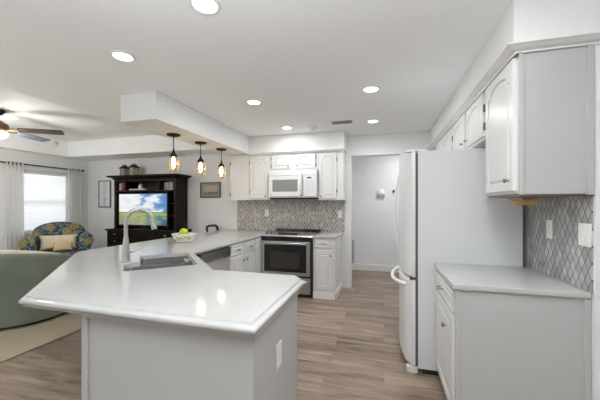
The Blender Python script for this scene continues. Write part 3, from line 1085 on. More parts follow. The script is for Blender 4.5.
# outlets / switch plates
def plate(name, c, f, w, h, label, cat, sockets=2, rocker=0, group=None):
    r = thing(name, f((c[0], c[1], 0)), label, cat, group)
    mb = MB().box(c[0] - w / 2, c[0] + w / 2, c[1] - h / 2, c[1] + h / 2, 0.0005, 0.0075, 0.003, 2, f)
    mb.build('plate', PLATE, r)
    for k in range(sockets):
        z = c[1] + (k - (sockets - 1) / 2) * 0.04
        MB().box(c[0] - 0.014, c[0] + 0.014, z - 0.014, z + 0.014, 0.007, 0.0095, 0.004, 2, f).build('socket', PLATE, r)
        MB().box(c[0] - 0.007, c[0] - 0.005, z - 0.004, z + 0.005, 0.0095, 0.0099, 0, 1, f).box(c[0] + 0.005, c[0] + 0.007, z - 0.004, z + 0.005, 0.0095, 0.0099, 0, 1, f).build('slot', GREYP, r)
    for k in range(rocker):
        u = c[0] + (k - (rocker - 1) / 2) * 0.046
        MB().box(u - 0.016, u + 0.016, c[1] - 0.033, c[1] + 0.033, 0.007, 0.011, 0.003, 2, f).build('rocker', PLATE, r)
    return r


plate('outlet', (1.375, 0.625), face_px(-0.50), 0.072, 0.118, 'white outlet on the right end panel of the peninsula', 'outlet')
plate('outlet', (2.262, 1.202), face_mx(XR - 0.008), 0.072, 0.118, 'white outlet on the grey backsplash, the one nearer the refrigerator', 'outlet')
plate('light_switch', (1.918, 1.20), face_mx(XR - 0.008), 0.10, 0.12, 'white two-rocker switch plate on the grey backsplash, at the near right end', 'light switch', 0, 2)
plate('outlet', (-1.986, 1.21), face_my(YB - 0.008), 0.072, 0.118, 'white outlet on the beige backsplash left of the range', 'outlet')
plate('outlet', (-0.70, 1.203), face_my(YB - 0.008), 0.072, 0.118, 'white outlet on the beige backsplash right of the range', 'outlet')

# ================================================================== HALL
ch = thing('door_chime', (-0.059, YH, 1.574), 'white half-round chime box high on the hall wall', 'chime')
mb = MB()
prof = [(0.08, 0), (0.08, 0.02), (0.072, 0.045), (0.05, 0.06), (0.0, 0.066)]
mb.lathe(prof, n=24, f=lambda p: (-0.059 + p[0], YH - 0.001 - p[2], 1.585 + max(p[1], -0.02)))
mb.build('dome', PLATE, ch)
MB().box(-0.135, 0.017, YH - 0.055, YH - 0.001, 1.515, 1.566, 0.012, 3).build('base', GREYP, ch)
th_ = thing('thermostat', (0.215, YH, 1.60), 'small dark round thermostat on the hall wall, beside the refrigerator handle', 'thermostat')
MB().box(0.16, 0.27, YH - 0.008, YH - 0.001, 1.555, 1.665, 0.008).build('plate', PLATE, th_)
MB().lathe([(0.034, 0), (0.034, 0.015), (0.028, 0.022), (0, 0.022)], n=22, f=lambda p: (0.197 + p[0], YH - 0.007 - p[2], 1.622 + p[1])).build('dial', BLACK, th_)
plate('light_switch', (0.215, 1.46), face_my(YH), 0.115, 0.118, 'white two-rocker switch plate on the hall wall under the thermostat', 'light switch', 0, 2)
gv = thing('wall_grille', (-0.77, YH, 0.14), 'grey louvred return grille low on the hall wall', 'vent')
MB().box(-0.94, -0.60, YH - 0.02, YH - 0.001, 0.14, 0.62, 0.004).build('frame', GREYP, gv)
mb = MB()
for k in range(18):
    mb.box(-0.92, -0.62, YH - 0.026, YH - 0.019, 0.165 + k * 0.0245, 0.178 + k * 0.0245)
mb.build('louvre', mat('pale_grey_metal', (0.45, 0.45, 0.45), 0.5), gv)

# ================================================================== CEILING FITTINGS
CANS = [(-1.895, 1.801, 'recessed ceiling light over the sink end of the peninsula'),
        (-0.962, 1.458, 'recessed ceiling light nearest the camera, cut by the top of the picture'),
        (-1.367, 2.998, 'recessed ceiling light in the middle of the kitchen, left of centre'),
        (-0.121, 2.968, 'recessed ceiling light in front of the refrigerator'),
        (-0.142, 4.113, 'recessed ceiling light before the hall opening'),
        (-1.358, 4.121, 'recessed ceiling light before the microwave soffit')]
can = thing('recessed_light', (0, 0, ZK), CANS[0][2], 'ceiling light', 'recessed lights in the kitchen ceiling')
MB().lathe([(0.088, -0.0005), (0.086, -0.008), (0.070, -0.010), (0.064, -0.004), (0.064, -0.0005)], (0, 0, ZK), 28, cap0=False, cap1=False).build('trim_ring', PLATE, can)
MB().lathe([(0.0635, -0.0008), (0.0635, -0.004), (0, -0.004)], (0, 0, ZK), 28).build('diffuser', LAMP_WHITE, can)
ld = bpy.data.lights.new('recessed_lamp', 'AREA')
ld.shape = 'DISK'
ld.size = 0.12
ld.energy = 5.0
ld.color = (0.97, 0.985, 1.0)
lo = bpy.data.objects.new('lamp', ld)
COL.objects.link(lo)
lo.parent = can
lo.location = (0, 0, -0.014)
CANS.append((0.28, 1.20, 'added recessed fill light above the near right counter, out of the picture'))  # extra unseen fitting, added to brighten the right counter
for i, (x, y, l) in enumerate(CANS):
    o = can if i == 0 else copy_tree(can)
    o.location = (x, y, ZK)
    o['label'] = l
    for c in o.children:
        if c.type == 'LIGHT':
            c.data = c.data.copy()
            c.data.energy = CAN_POWERS[i]


def smoke(loc, label):
    r = thing('smoke_detector', loc, label, 'smoke detector', 'smoke detectors')
    MB().lathe([(0.062, -0.0008), (0.062, -0.012), (0.054, -0.030), (0.040, -0.036), (0, -0.037)], loc, 26).build('housing', PLATE, r)
    MB().lathe([(0.018, -0.036), (0.018, -0.041), (0, -0.041)], loc, 16).build('sensor_cap', GREYP, r)


smoke((-0.99, 4.20, ZK), 'white smoke detector on the kitchen ceiling before the soffit')
lr = thing('smoke_detector', (TX0, 4.12, 2.50), 'white smoke detector on the side of the living room tray ceiling, beyond the fan blade', 'smoke detector', 'smoke detectors')
MB().lathe([(0.066, 0.0008), (0.066, 0.014), (0.056, 0.034), (0.040, 0.042), (0, 0.043)], n=26, f=lambda p: (TX0 + p[2], 4.12 + p[0], 2.50 + p[1])).build('housing', PLATE, lr)
MB().lathe([(0.02, 0.042), (0.02, 0.048), (0, 0.048)], n=16, f=lambda p: (TX0 + p[2], 4.12 + p[0], 2.50 + p[1])).build('sensor_cap', GREYP, lr)
cv = thing('ceiling_vent', (-0.55, 4.05, ZK), 'grey slotted air vent in the kitchen ceiling near the hall', 'vent')
MB().box(-0.69, -0.41, 3.985, 4.115, ZK - 0.008, ZK - 0.0005, 0.003).build('frame', GREYP, cv)
mb = MB()
for k in range(5):
    mb.box(-0.675, -0.425, 4.003 + k * 0.02, 4.012 + k * 0.02, ZK - 0.014, ZK - 0.007)
mb.build('slat', mat('dark_vent_metal', (0.22, 0.22, 0.22), 0.5), cv)

# pendants
PEND = [(-2.43, 3.03, 'caged pendant lamp nearest the camera, leftmost of the three over the bar'),
        (-2.39, 3.52, 'caged pendant lamp in the middle of the three over the bar'),
        (-2.37, 4.02, 'caged pendant lamp farthest away, rightmost of the three by the end panel')]
pd = thing('pendant_lamp', (0, 0, ZS), PEND[0][2], 'pendant lamp', 'caged pendant lamps over the bar')
MB().lathe([(0.078, -0.001), (0.078, -0.010), (0.070, -0.018), (0.03, -0.024), (0.008, -0.034), (0, -0.034)], (0, 0, ZS), 26).build('canopy', BRONZE, pd)
MB().tube([(0, 0, ZS - 0.03), (0, 0, ZS - 0.22)], 0.0055, 8).build('stem', BRONZE, pd)
MB().lathe([(0.007, -0.17), (0.012, -0.195), (0.018, -0.215), (0.040, -0.245), (0.046, -0.262), (0.046, -0.272), (0.0, -0.272)], (0, 0, ZS), 20).build('socket_cap', BRONZE, pd)
mb = MB()
NC = 10
cage = [(0.045, -0.268), (0.056, -0.30), (0.062, -0.345), (0.060, -0.39), (0.048, -0.43), (0.030, -0.447)]
for k in range(NC):
    a = 2 * pi * k / NC
    mb.tube([(r * cos(a), r * sin(a), ZS + z) for r, z in cage], 0.0018, 5)
for r, z in (cage[1], cage[2], cage[3], cage[4], cage[5]):
    mb.tube([(r * cos(2 * pi * k / 20), r * sin(2 * pi * k / 20), ZS + z) for k in range(20)], 0.0018, 5, closed=True)
mb.build('cage', BRASSW, pd)
MB().lathe([(0.012, -0.268), (0.016, -0.285), (0.022, -0.315), (0.025, -0.345), (0.022, -0.37), (0.015, -0.395), (0.006, -0.41), (0, -0.412)], (0, 0, ZS), 18).build('bulb', BULB, pd)
pl = bpy.data.lights.new('pendant_glow', 'POINT')
pl.energy = PENDANT_POWER
pl.color = (1.0, 0.72, 0.42)
pl.shadow_soft_size = 0.035
po = bpy.data.objects.new('glow', pl)
COL.objects.link(po)
po.parent = pd
po.location = (0, 0, -0.345)
for i, (x, y, l) in enumerate(PEND):
    o = pd if i == 0 else copy_tree(pd)
    o.location = (x, y, ZS)
    o['label'] = l

# ceiling fan
HX, HY = -4.80, 2.65
fn = thing('ceiling_fan', (HX, HY, ZT), 'bronze ceiling fan with dark blades and lit globe over the living room', 'ceiling fan')
MB().lathe([(0.07, -0.001), (0.07, -0.02), (0.04, -0.06), (0.014, -0.07), (0, -0.07)], (HX, HY, ZT), 24).build('canopy', BRONZE, fn)
MB().tube([(HX, HY, ZT - 0.05), (HX, HY, 2.42)], 0.013, 12).build('downrod', BRONZE, fn)
MB().lathe([(0.03, 0.09), (0.06, 0.07), (0.10, 0.045), (0.11, 0.0), (0.10, -0.03), (0.07, -0.045), (0, -0.045)], (HX, HY, 2.355), 28).build('motor_housing', mat('antique_brass', (0.20, 0.12, 0.06), 0.35, 0.9), fn)
MB().lathe([(0.085, 0), (0.10, -0.02), (0.09, -0.06), (0.055, -0.085), (0, -0.095)], (HX, HY, 2.309), 24).build('light_globe', FAN_LIGHT, fn)
for k in range(5):
    a = radians(31.5 + 72 * k)
    ca, sa = cos(a), sin(a)

    def ff(p, ca=ca, sa=sa):
        return (HX + p[0] * ca - p[1] * sa, HY + p[0] * sa + p[1] * ca, 2.335 + p[2] - p[1] * 0.22)
    out = [(0.16, -0.045), (0.30, -0.062), (0.60, -0.070), (0.715, -0.066), (0.725, -0.02), (0.70, 0.066), (0.60, 0.070), (0.30, 0.062), (0.16, 0.045)]
    bl = MB().prism(out, -0.004, 0.004, 0.0, ff).build('blade', BLUEGREY if k == 1 else WALNUT, fn)
    MB().prism([(0.08, -0.02), (0.14, -0.015), (0.22, -0.035), (0.22, 0.035), (0.14, 0.015), (0.08, 0.02)], -0.014, -0.005, 0.0, ff).build('bracket', BRASSW, bl)
fl = bpy.data.lights.new('fan_lamp', 'POINT')
fl.energy = 30
fl.color = (1.0, 0.95, 0.86)
fl.shadow_soft_size = 0.12
flo = bpy.data.objects.new('fan_lamp', fl)
COL.objects.link(flo)
flo.parent = fn
flo.location = (0, 0, 2.16 - ZT)

# ================================================================== COUNTER THINGS
BX, BY = -2.335, 3.10
bw_ = thing('fruit_bowl', (BX, BY, ZC), 'white lattice ceramic fruit bowl on the peninsula counter', 'bowl')
mb = MB()


def bowl_pt(a, t):
    r = 0.085 + 0.050 * (t ** 0.8)
    return (BX + r * cos(a), BY + r * sin(a), ZC + 0.014 + 0.082 * t)


NB = 15
for k in range(NB):
    for s in (1, -1):
        mb.tube([bowl_pt(2 * pi * k / NB + s * 0.42 * t, t) for t in (0, 0.25, 0.5, 0.75, 1.0)], 0.0046, 5)
mb.build('lattice', WHITEC, bw_)
mb = MB()
for t, r in ((1.0, 0.0085), (0.78, 0.005), (0.0, 0.008)):
    mb.tube([bowl_pt(2 * pi * k / 36, t) for k in range(36)], r, 8, closed=True)
mb.build('rim', WHITEC, bw_)
MB().lathe([(0.073, 0.001), (0.077, 0.006), (0.089, 0.014), (0.083, 0.018), (0, 0.016)], (BX, BY, ZC), 28).build('foot', WHITEC, bw_)


def fruit(name, c, rx, ry, rz, m, label, cat):
    r = thing(name, (c[0], c[1], c[2] - rz), label, cat, 'fruit in the lattice bowl')
    MB().ball(c, rx, ry, rz, 18).build('flesh', m, r)
    MB().tube([(c[0], c[1], c[2] + rz * 0.95), (c[0] + 0.003, c[1], c[2] + rz + 0.010)], 0.0025, 6).build('stem', STEM, r)


fruit('green_apple', (BX + 0.006, BY - 0.015, ZC + 0.120), 0.050, 0.050, 0.047, LIME, 'big lime-green apple on top of the fruit in the white bowl', 'apple')
fruit('lemon', (BX + 0.062, BY + 0.012, ZC + 0.060), 0.038, 0.033, 0.032, LEMON, 'yellow lemon at the right inside the white bowl', 'lemon')
fruit('lemon', (BX - 0.066, BY - 0.012, ZC + 0.060), 0.036, 0.033, 0.032, LEMON, 'yellow lemon at the left inside the white bowl', 'lemon')
fruit('lime', (BX + 0.008, BY + 0.066, ZC + 0.060), 0.034, 0.034, 0.033, LIME, 'green lime lying inside the white bowl', 'lime')

# bar stool
st = thing('bar_stool', (-2.70, 4.66, -0.018), 'black metal bar stool tucked under the far end of the peninsula counter', 'bar stool')
st.location = (0, 0, 0)
MB().box(-2.89, -2.53, 4.44, 4.80, 0.62, 0.655, 0.015, 3).build('seat', BLACK, st)
for sx in (-1, 1):
    for sy in (-1, 1):
        MB().tube([(-2.71 + sx * 0.15, 4.62 + sy * 0.15, 0.622), (-2.71 + sx * 0.18, 4.62 + sy * 0.19, 0.0)], 0.012, 8).build('leg', BLACK, st)
MB().tube([(-2.87, 4.46, 0.64), (-2.91, 4.455, 0.95), (-2.915, 4.47, 0.968), (-2.92, 4.52, 0.982), (-2.925, 4.62, 0.985), (-2.92, 4.72, 0.982), (-2.915, 4.77, 0.968), (-2.91, 4.785, 0.95), (-2.87, 4.78, 0.64)], 0.021, 10).build('back_frame', BLACK, st)
MB().box(-2.912, -2.900, 4.47, 4.77, 0.76, 0.86, 0.004).build('back_slat', BLACK, st)
MB().tube([(-2.71 + 0.17 * cos(a), 4.62 + 0.17 * sin(a), 0.22) for a in [2 * pi * k / 24 for k in range(24)]], 0.008, 8, closed=True).build('foot_ring', BLACK, st)
st.location = (-0.04, 0.07, 0)

# ================================================================== TELEVISION UNIT
hu = thing('media_hutch', (-4.28, 4.68, 0), 'dark espresso wood media hutch with open shelves and drawers, against the far wall', 'media cabinet')
UX0, UX1, UYF = -5.00, -3.60, 4.55
# base
BX0, BX1, BYF = -5.09, -3.50, 4.44
MB().box(BX0 + 0.02, BX1 - 0.02, BYF + 0.02, YB - 0.02, 0.06, 0.865).build('base', ESP, hu)
MB().box(BX0, BX1, BYF - 0.015, YB - 0.02, 0.866, 0.90, 0.008).build('base_top', ESP, hu)
MB().box(BX0 + 0.01, BX1 - 0.01, BYF + 0.01, YB - 0.02, 0.0, 0.06, 0.01).build('plinth', ESP, hu)
hy = face_my(BYF + 0.02)
for cx0, cx1 in ((-5.05, -4.66), (-3.93, -3.54)):
    for z0_, z1_ in ((0.755, 0.852), (0.62, 0.742), (0.37, 0.607), (0.10, 0.357)):
        mb = MB()
        ls = [[(cx0 + i, z0_ + i, w), (cx1 - i, z0_ + i, w), (cx1 - i, z1_ - i, w), (cx0 + i, z1_ - i, w)] for i, w in ((0, 0), (0, 0.014), (0.008, 0.018), (0.03, 0.018), (0.036, 0.012))]
        mb.loops(ls, f=hy)
        d = mb.build('drawer', ESP, hu, angle=20)
        knob((cx0 + cx1) / 2, (z0_ + z1_) / 2, hy, d, 0.012, m=NICKEL, r=0.016)
for cx0, cx1, kx in ((-4.64, -4.30, -4.33), (-4.29, -3.95, -4.26)):
    mb = MB()
    ls = [[(cx0 + i, 0.10 + i, w), (cx1 - i, 0.10 + i, w), (cx1 - i, 0.845 - i, w), (cx0 + i, 0.845 - i, w)] for i, w in ((0, 0), (0, 0.014), (0.006, 0.018), (0.05, 0.018), (0.056, 0.008))]
    mb.loops(ls, f=hy)
    d = mb.build('door', ESP, hu, angle=20)
    knob(kx, 0.60, hy, d, 0.014, m=NICKEL)
# upper
ZH = 1.83
for x0, x1 in ((UX0, UX0 + 0.05), (UX1 - 0.05, UX1)):
    MB().box(x0, x1, UYF, YB - 0.02, 0.90, ZH, 0.004).build('side_panel', ESP, hu)
MB().box(UX0, UX1, YB - 0.035, YB - 0.02, 0.90, ZH).build('back_panel', ESP_IN, hu)
MB().box(UX0 + 0.05, UX1 - 0.05, UYF + 0.005, YB - 0.035, 1.60, 1.63, 0.003).build('shelf', ESP, hu)
MB().box(UX0 + 0.05, UX1 - 0.05, UYF, YB - 0.035, 1.795, ZH, 0.003).build('top_rail', ESP, hu)
for x in (-4.74, -3.98):
    MB().box(x - 0.012, x + 0.012, UYF + 0.005, YB - 0.035, 1.63, 1.795).build('divider', ESP, hu)
MB().box(-3.80, -3.775, UYF + 0.005, YB - 0.035, 0.90, 1.60).build('divider', ESP, hu)
for z in (1.14, 1.37):
    MB().box(-3.775, UX1 - 0.05, UYF + 0.02, YB - 0.035, z, z + 0.018).build('side_shelf', ESP, hu)
mb = MB()
for i, (o, z) in enumerate(((0.0, ZH), (0.0, ZH + 0.015), (0.03, ZH + 0.035), (0.06, ZH + 0.05), (0.085, ZH + 0.056), (0.085, ZH + 0.075))):
    pass
ls = [[(UX0 - o, UYF - o, z), (UX1 + o, UYF - o, z), (UX1 + o, YB - 0.02, z), (UX0 - o, YB - 0.02, z)] for o, z in
      ((0.0, ZH), (0.012, ZH + 0.008), (0.02, ZH + 0.022), (0.05, ZH + 0.042), (0.085, ZH + 0.05), (0.09, ZH + 0.06), (0.09, ZH + 0.078))]
MB().loops(ls).build('crown', ESP, hu, angle=25)
ZTOP = ZH + 0.078

# television
tv = thing('television', (-4.36, 4.70, 0.90), 'flat screen television showing a marsh under a cloudy sky, in the dark hutch', 'television')
TVX0, TVX1, TVZ0, TVZ1 = -4.935, -3.805, 0.955, 1.575
MB().box(TVX0, TVX1, 4.59, 4.63, TVZ0, TVZ1, 0.006).build('bezel', BLACK, tv)
MB().box(TVX0 + 0.018, TVX1 - 0.018, 4.5875, 4.5905, TVZ0 + 0.022, TVZ1 - 0.018).build(
    'screen', screen_mat(TVX0 + 0.018 + 4.36, TVX1 - 0.018 + 4.36, TVZ0 + 0.022 - 0.90, TVZ1 - 0.018 - 0.90), tv)
MB().box(-4.52, -4.20, 4.56, 4.72, 0.9005, 0.915, 0.005).box(-4.40, -4.32, 4.605, 4.63, 0.91, 0.96).build('stand', BLACK, tv)

# things in the hutch
zs_ = 1.6305


def bk(x, w, h, m, label):
    r = thing('book', (x + w / 2, 4.68, zs_), label, 'book', 'books in the left cubby of the hutch')
    MB().box(x, x + 0.002, 4.62, 4.76, zs_, zs_ + h).box(x + w - 0.002, x + w, 4.62, 4.76, zs_, zs_ + h).box(x, x + w, 4.618, 4.621, zs_, zs_ + h).build('cover', m, r)
    MB().box(x + 0.002, x + w - 0.002, 4.6215, 4.755, zs_ + 0.003, zs_ + h - 0.003).build('pages', PAPER, r)


bk(-4.945, 0.028, 0.135, PAPER, 'pale book leftmost in the left cubby of the hutch')
bk(-4.91, 0.035, 0.145, mat('grey_cover', (0.30, 0.30, 0.29), 0.6), 'grey book left of the red books in the hutch')
bk(-4.868, 0.045, 0.150, RED, 'thick red book, left of the red pair in the hutch cubby')
bk(-4.820, 0.032, 0.135, RED, 'thinner red book, right of the red pair in the hutch cubby')
tr_ = MB().box(-4.70, -4.32, 4.60, 4.78, zs_, zs_ + 0.028, 0.006).build('white_box', PAPER)
tag(tr_, 'flat pale box lying on the middle shelf of the hutch', 'box')
jr = thing('ginger_jar', (-4.50, 4.68, zs_ + 0.0285), 'small white lidded jar on the flat pale box in the hutch', 'jar')
MB().lathe([(0.025, 0), (0.030, 0.005), (0.042, 0.03), (0.040, 0.055), (0.024, 0.072), (0, 0.072)], (-4.50, 4.68, zs_ + 0.0285), 20).build('body', WHITEC, jr)
MB().lathe([(0.027, 0.072), (0.024, 0.085), (0.010, 0.093), (0.010, 0.10), (0.0, 0.108)], (-4.50, 4.68, zs_ + 0.0285), 18).build('lid', WHITEC, jr)
dk_ = MB().box(-4.26, -4.03, 4.62, 4.79, zs_, zs_ + 0.045, 0.006).build('keepsake_box', ESP)
tag(dk_, 'low dark wooden box on the middle shelf right of the jar', 'box')


def pframe(x, w, h, label):
    r = thing('photo_frame', (x, 4.66, zs_), label, 'photo frame', 'small photo frames in the hutch')
    MB().box(x, x + w, 4.66, 4.675, zs_, zs_ + h, 0.004).build('frame', PAPER, r)
    MB().box(x + 0.014, x + w - 0.014, 4.6585, 4.661, zs_ + 0.014, zs_ + h - 0.014).build('photo', mat('faded_print', (0.42, 0.33, 0.30), 0.6, vary=0.5, vscale=30), r)


pframe(-3.945, 0.085, 0.14, 'pale photo frame, left of the two in the right cubby of the hutch')
pframe(-3.845, 0.095, 0.15, 'pale photo frame, right of the two in the right cubby of the hutch')
ob = MB().ball((-3.70, 4.66, zs_ + 0.034), 0.034)
tag(ob.build('ornament_ball', mat('terracotta_glaze', (0.35, 0.16, 0.08), 0.4)), 'small terracotta ball at the right end of the hutch cubby', 'ornament')


def lantern(x, w, h, label):
    r = thing('lantern', (x, 4.70, ZTOP), label, 'lantern', 'lanterns on top of the hutch')
    y = 4.70
    a = w / 2
    z0, z1 = ZTOP + 0.002, ZTOP + h * 0.72
    MB().box(x - a, x + a, y - a, y + a, z0, z0 + 0.015, 0.003).build('base', BLACK, r)
    mb = MB()
    for sx in (-1, 1):
        for sy in (-1, 1):
            mb.box(x + sx * a - 0.007 * (sx > 0) - 0.0 * sx, x + sx * a + 0.007 * (sx < 0), y + sy * a - 0.007 * (sy > 0), y + sy * a + 0.007 * (sy < 0), z0 + 0.012, z1)
    for s in (-1, 1):
        mb.tube([(x - a * 0.9, y + s * (a - 0.003), z0 + 0.02), (x + a * 0.9, y + s * (a - 0.003), z1 - 0.01)], 0.0035, 5)
        mb.tube([(x + a * 0.9, y + s * (a - 0.003), z0 + 0.02), (x - a * 0.9, y + s * (a - 0.003), z1 - 0.01)], 0.0035, 5)
    mb.build('frame', BLACK, r)
    MB().box(x - a + 0.008, x + a - 0.008, y - a + 0.008, y + a - 0.008, z0 + 0.016, z1 - 0.003).build('pane', CANDLE, r)
    mb = MB()
    mb.loops([[(x - k, y - k, z), (x + k, y - k, z), (x + k, y + k, z), (x - k, y + k, z)] for k, z in
              ((a + 0.012, z1 - 0.003), (a + 0.012, z1 + 0.012), (a * 0.75, z1 + 0.035), (a * 0.55, z1 + 0.05), (a * 0.5, z1 + 0.065))])
    mb.build('roof', BRONZE, r)
    MB().tube([(x + 0.03 * cos(t), y, z1 + 0.064 + 0.03 * sin(t)) for t in [pi * k / 10 for k in range(11)]], 0.003, 6).build('handle', BLACK, r)


lantern(-4.905, 0.112, 0.215, 'black lantern with pale panes, left one on top of the hutch')
lantern(-4.675, 0.125, 0.23, 'black lantern with pale panes, right and larger one on top of the hutch')


# pictures on the far wall
def art_mat(name, kind):
    m, nt, b = nodes_of(name)
    tc = nt.nodes.new('ShaderNodeTexCoord')
    sep = nt.nodes.new('ShaderNodeSeparateXYZ')
    nt.links.new(tc.outputs['Object'], sep.inputs[0])
    nz = nt.nodes.new('ShaderNodeTexNoise')
    nz.inputs['Scale'].default_value = 9 if kind == 'pale' else 14
    nz.inputs['Detail'].default_value = 4
    nt.links.new(tc.outputs['Object'], nz.inputs['Vector'])
    if kind == 'pale':
        d = math_node(nt, 'ABSOLUTE', sep.outputs['X'])
        c = ramp(nt, math_node(nt, 'ADD', math_node(nt, 'MULTIPLY', d, 3.5), nz.outputs['Fac']),
                 [(0.42, (0.42, 0.56, 0.58)), (0.58, (0.62, 0.72, 0.74)), (0.72, (0.76, 0.80, 0.82)), (0.9, (0.82, 0.84, 0.85))])
    else:
        t = math_node(nt, 'ADD', math_node(nt, 'MULTIPLY', sep.outputs['Z'], 4.0), math_node(nt, 'MULTIPLY', nz.outputs['Fac'], 0.35))
        c = ramp(nt, t, [(0.25, (0.36, 0.33, 0.24)), (0.42, (0.30, 0.26, 0.19)), (0.52, (0.10, 0.08, 0.06)), (0.62, (0.42, 0.38, 0.26)), (0.9, (0.45, 0.42, 0.30))])
    nt.links.new(c, b.inputs['Base Color'])
    b.inputs['Roughness'].default_value = 0.5
    return m


def picture(x0, x1, z0, z1, fr, fm, am, label, mat_w=0.0):
    r = thing('framed_picture', ((x0 + x1) / 2, YB, z0), label, 'picture')
    mb = MB()
    for a in ((x0, x1, z0, z0 + fr), (x0, x1, z1 - fr, z1), (x0, x0 + fr, z0, z1), (x1 - fr, x1, z0, z1)):
        mb.box(a[0], a[1], YB - 0.026, YB - 0.002, a[2], a[3], 0.004)
    mb.build('frame', fm, r)
    if mat_w:
        MB().box(x0 + fr * 0.8, x1 - fr * 0.8, YB - 0.012, YB - 0.004, z0 + fr * 0.8, z1 - fr * 0.8).build('mount', mat('grey_green_mount', (0.30, 0.31, 0.26), 0.8), r)
    e = fr * 0.9 + mat_w
    MB().box(x0 + e, x1 - e, YB - 0.015, YB - 0.0125, z0 + e, z1 - e).build('print', am, r)


picture(-5.775, -5.46, 1.30, 1.86, 0.018, mat('grey_frame_wood', (0.14, 0.14, 0.135), 0.5), art_mat('pale_botanical_print', 'pale'),
        'tall narrow pale print in a grey frame, left of the hutch')
picture(-3.325, -2.895, 1.485, 1.775, 0.02, mat('olive_frame_wood', (0.10, 0.10, 0.08), 0.5), art_mat('sepia_landscape_print', 'sepia'),
        'wide sepia landscape picture with a grey-green mount, right of the hutch', 0.05)

# ================================================================== WINDOW DRESSING
cr = thing('curtain_rod', (XL, 4.0, 2.05), 'black curtain rod with round finials above the living room window', 'curtain rod')
XRD = XL + 0.09
MB().tube([(XRD, 3.33, 2.055), (XRD, 4.70, 2.055)], 0.011, 10).build('rod', BLACK, cr)
for y in (3.31, 4.715):
    MB().ball((XRD, y, 2.055), 0.024, seg=14).build('finial', BLACK, cr)
for y in (3.42, 4.665):
    MB().tube([(XL + 0.001, y, 2.055), (XRD, y, 2.055)], 0.007, 8).build('bracket', BLACK, cr)


def curtain(y0, y1, w0, w1, label):
    r = thing('curtain', (XRD, (y0 + y1) / 2, 0.02), label, 'curtain', 'sheer white curtains at the window')
    n = 60
    ls = []
    for z in [0.02 + (2.08 - 0.02) * k / 10 for k in range(11)]:
        t = (z - 0.02) / 2.06
        yc = (y0 + y1) / 2
        half = (w0 * (1 - t) + w1 * t) / 2
        ls.append([(XRD + (0.036 * sin(2 * pi * 4.5 * i / n + 0.3)) * (0.75 + 0.25 * t), yc - half + 2 * half * i / n, z) for i in range(n + 1)])
    mb = MB()
    mb.loops(ls, closed=False)
    o = mb.build('panel', SHEER, r, angle=180)
    s = o.modifiers.new('solidify', 'SOLIDIFY')
    s.thickness = 0.0012
    mb = MB()
    for k in range(4):
        y = (y0 + y1) / 2 + (k - 1.5) * w1 / 4.2
        mb.tube([(XRD + 0.020 * cos(a), y, 2.055 + 0.020 * sin(a)) for a in [2 * pi * j / 14 for j in range(14)]], 0.004, 6, closed=True)
    mb.build('grommet', PEWTER, r)


curtain(3.39, 3.66, 0.30, 0.25, 'sheer white curtain panel at the left end of the window')
curtain(4.40, 4.66, 0.27, 0.26, 'sheer white curtain panel at the right end of the window')

bl_ = thing('window_shade', (XL - 0.03, 3.975, WZ0 + 0.02), 'white cellular shade pulled down over the bright living room window', 'window shade')
mb = MB()
nf = 36
ls = []
for k in range(nf * 2 + 1):
    z = WZ0 + 0.02 + (WZ1 - 0.06 - WZ0 - 0.02) * k / (nf * 2)
    ls.append([(XL - 0.030 + (0.004 if k % 2 else -0.004), y, z) for y in (WY0 + 0.012, WY1 - 0.012)])
mb.loops(ls, closed=False)
o = mb.build('shade_cloth', BLIND, bl_)
MB().box(XL - 0.045, XL - 0.012, WY0 + 0.008, WY1 - 0.008, WZ1 - 0.06, WZ1 - 0.005, 0.004).build('head_rail', PLATE, bl_)
MB().box(XL - 0.040, XL - 0.020, WY0 + 0.012, WY1 - 0.012, WZ0 + 0.003, WZ0 + 0.022, 0.003).build('bottom_rail', PLATE, bl_)

# ================================================================== LIVING ROOM SEATING
rgm = MB().box(-5.75, -3.16, 0.9, 4.1, 0.0005, 0.014, 0.005)
tag(rgm.build('area_rug', RUG), 'cream area rug on the plank floor of the living room', 'rug')

# round swivel chair, back towards the kitchen
CX, CY, CR = -4.25, 2.57, 0.57
bc = thing('barrel_chair', (CX, CY, 0.014), 'round sage green velvet barrel chair with cream inside, back to the peninsula', 'armchair')
A0 = radians(-62)


def shell(rout, rin, zb, ztop_f, span, n=64, taper=0.0):
    ls = []
    for k in range(n + 1):
        a = A0 - span + 2 * span * k / n
        zt = ztop_f((a - A0) / span)
        sec = []
        ro0, ro1 = rout - taper, rout
        th = rout - rin
        prof = [(rin, zb), (ro0, zb), (ro0 + (ro1 - ro0) * 0.7, zb + (zt - zb) * 0.6), (ro1, zt - 0.05), (ro1 - th * 0.06, zt - 0.022), (ro1 - th * 0.25, zt - 0.004), (ro1 - th * 0.5, zt),
                (ro1 - th * 0.75, zt - 0.004), (rin + th * 0.06, zt - 0.022), (rin, zt - 0.05)]
        for r, z in prof:
            sec.append((CX + r * cos(a), CY + r * sin(a), z))
        ls.append(sec)
    return MB().loops(ls)


def top_h(t):
    return 0.838 - 0.20 * min(1, abs(t)) ** 1.8


shell(CR, CR - 0.11, 0.055, top_h, radians(130), taper=0.03).build('shell', VELVET, bc, angle=60)
shell(CR - 0.112, CR - 0.27, 0.34, lambda t: 0.862 - 0.20 * min(1, abs(t)) ** 1.8, radians(126)).build('back_cushion', CREAM, bc, angle=60)
MB().lathe([(0.325, 0.056), (0.33, 0.08), (0.33, 0.33), (0.0, 0.33)], (CX, CY, 0), 44).build('seat_base', VELVET, bc)
MB().lathe([(0.24, 0.331), (0.25, 0.36), (0.25, 0.43), (0.235, 0.465), (0.20, 0.48), (0.0, 0.485)], (CX, CY, 0), 44).build('seat_cushion', CREAM, bc)
MB().lathe([(0.47, 0.0145), (0.47, 0.05), (0.45, 0.0545), (0.0, 0.0545)], (CX, CY, 0), 44).build('swivel_base', SHADOW, bc)

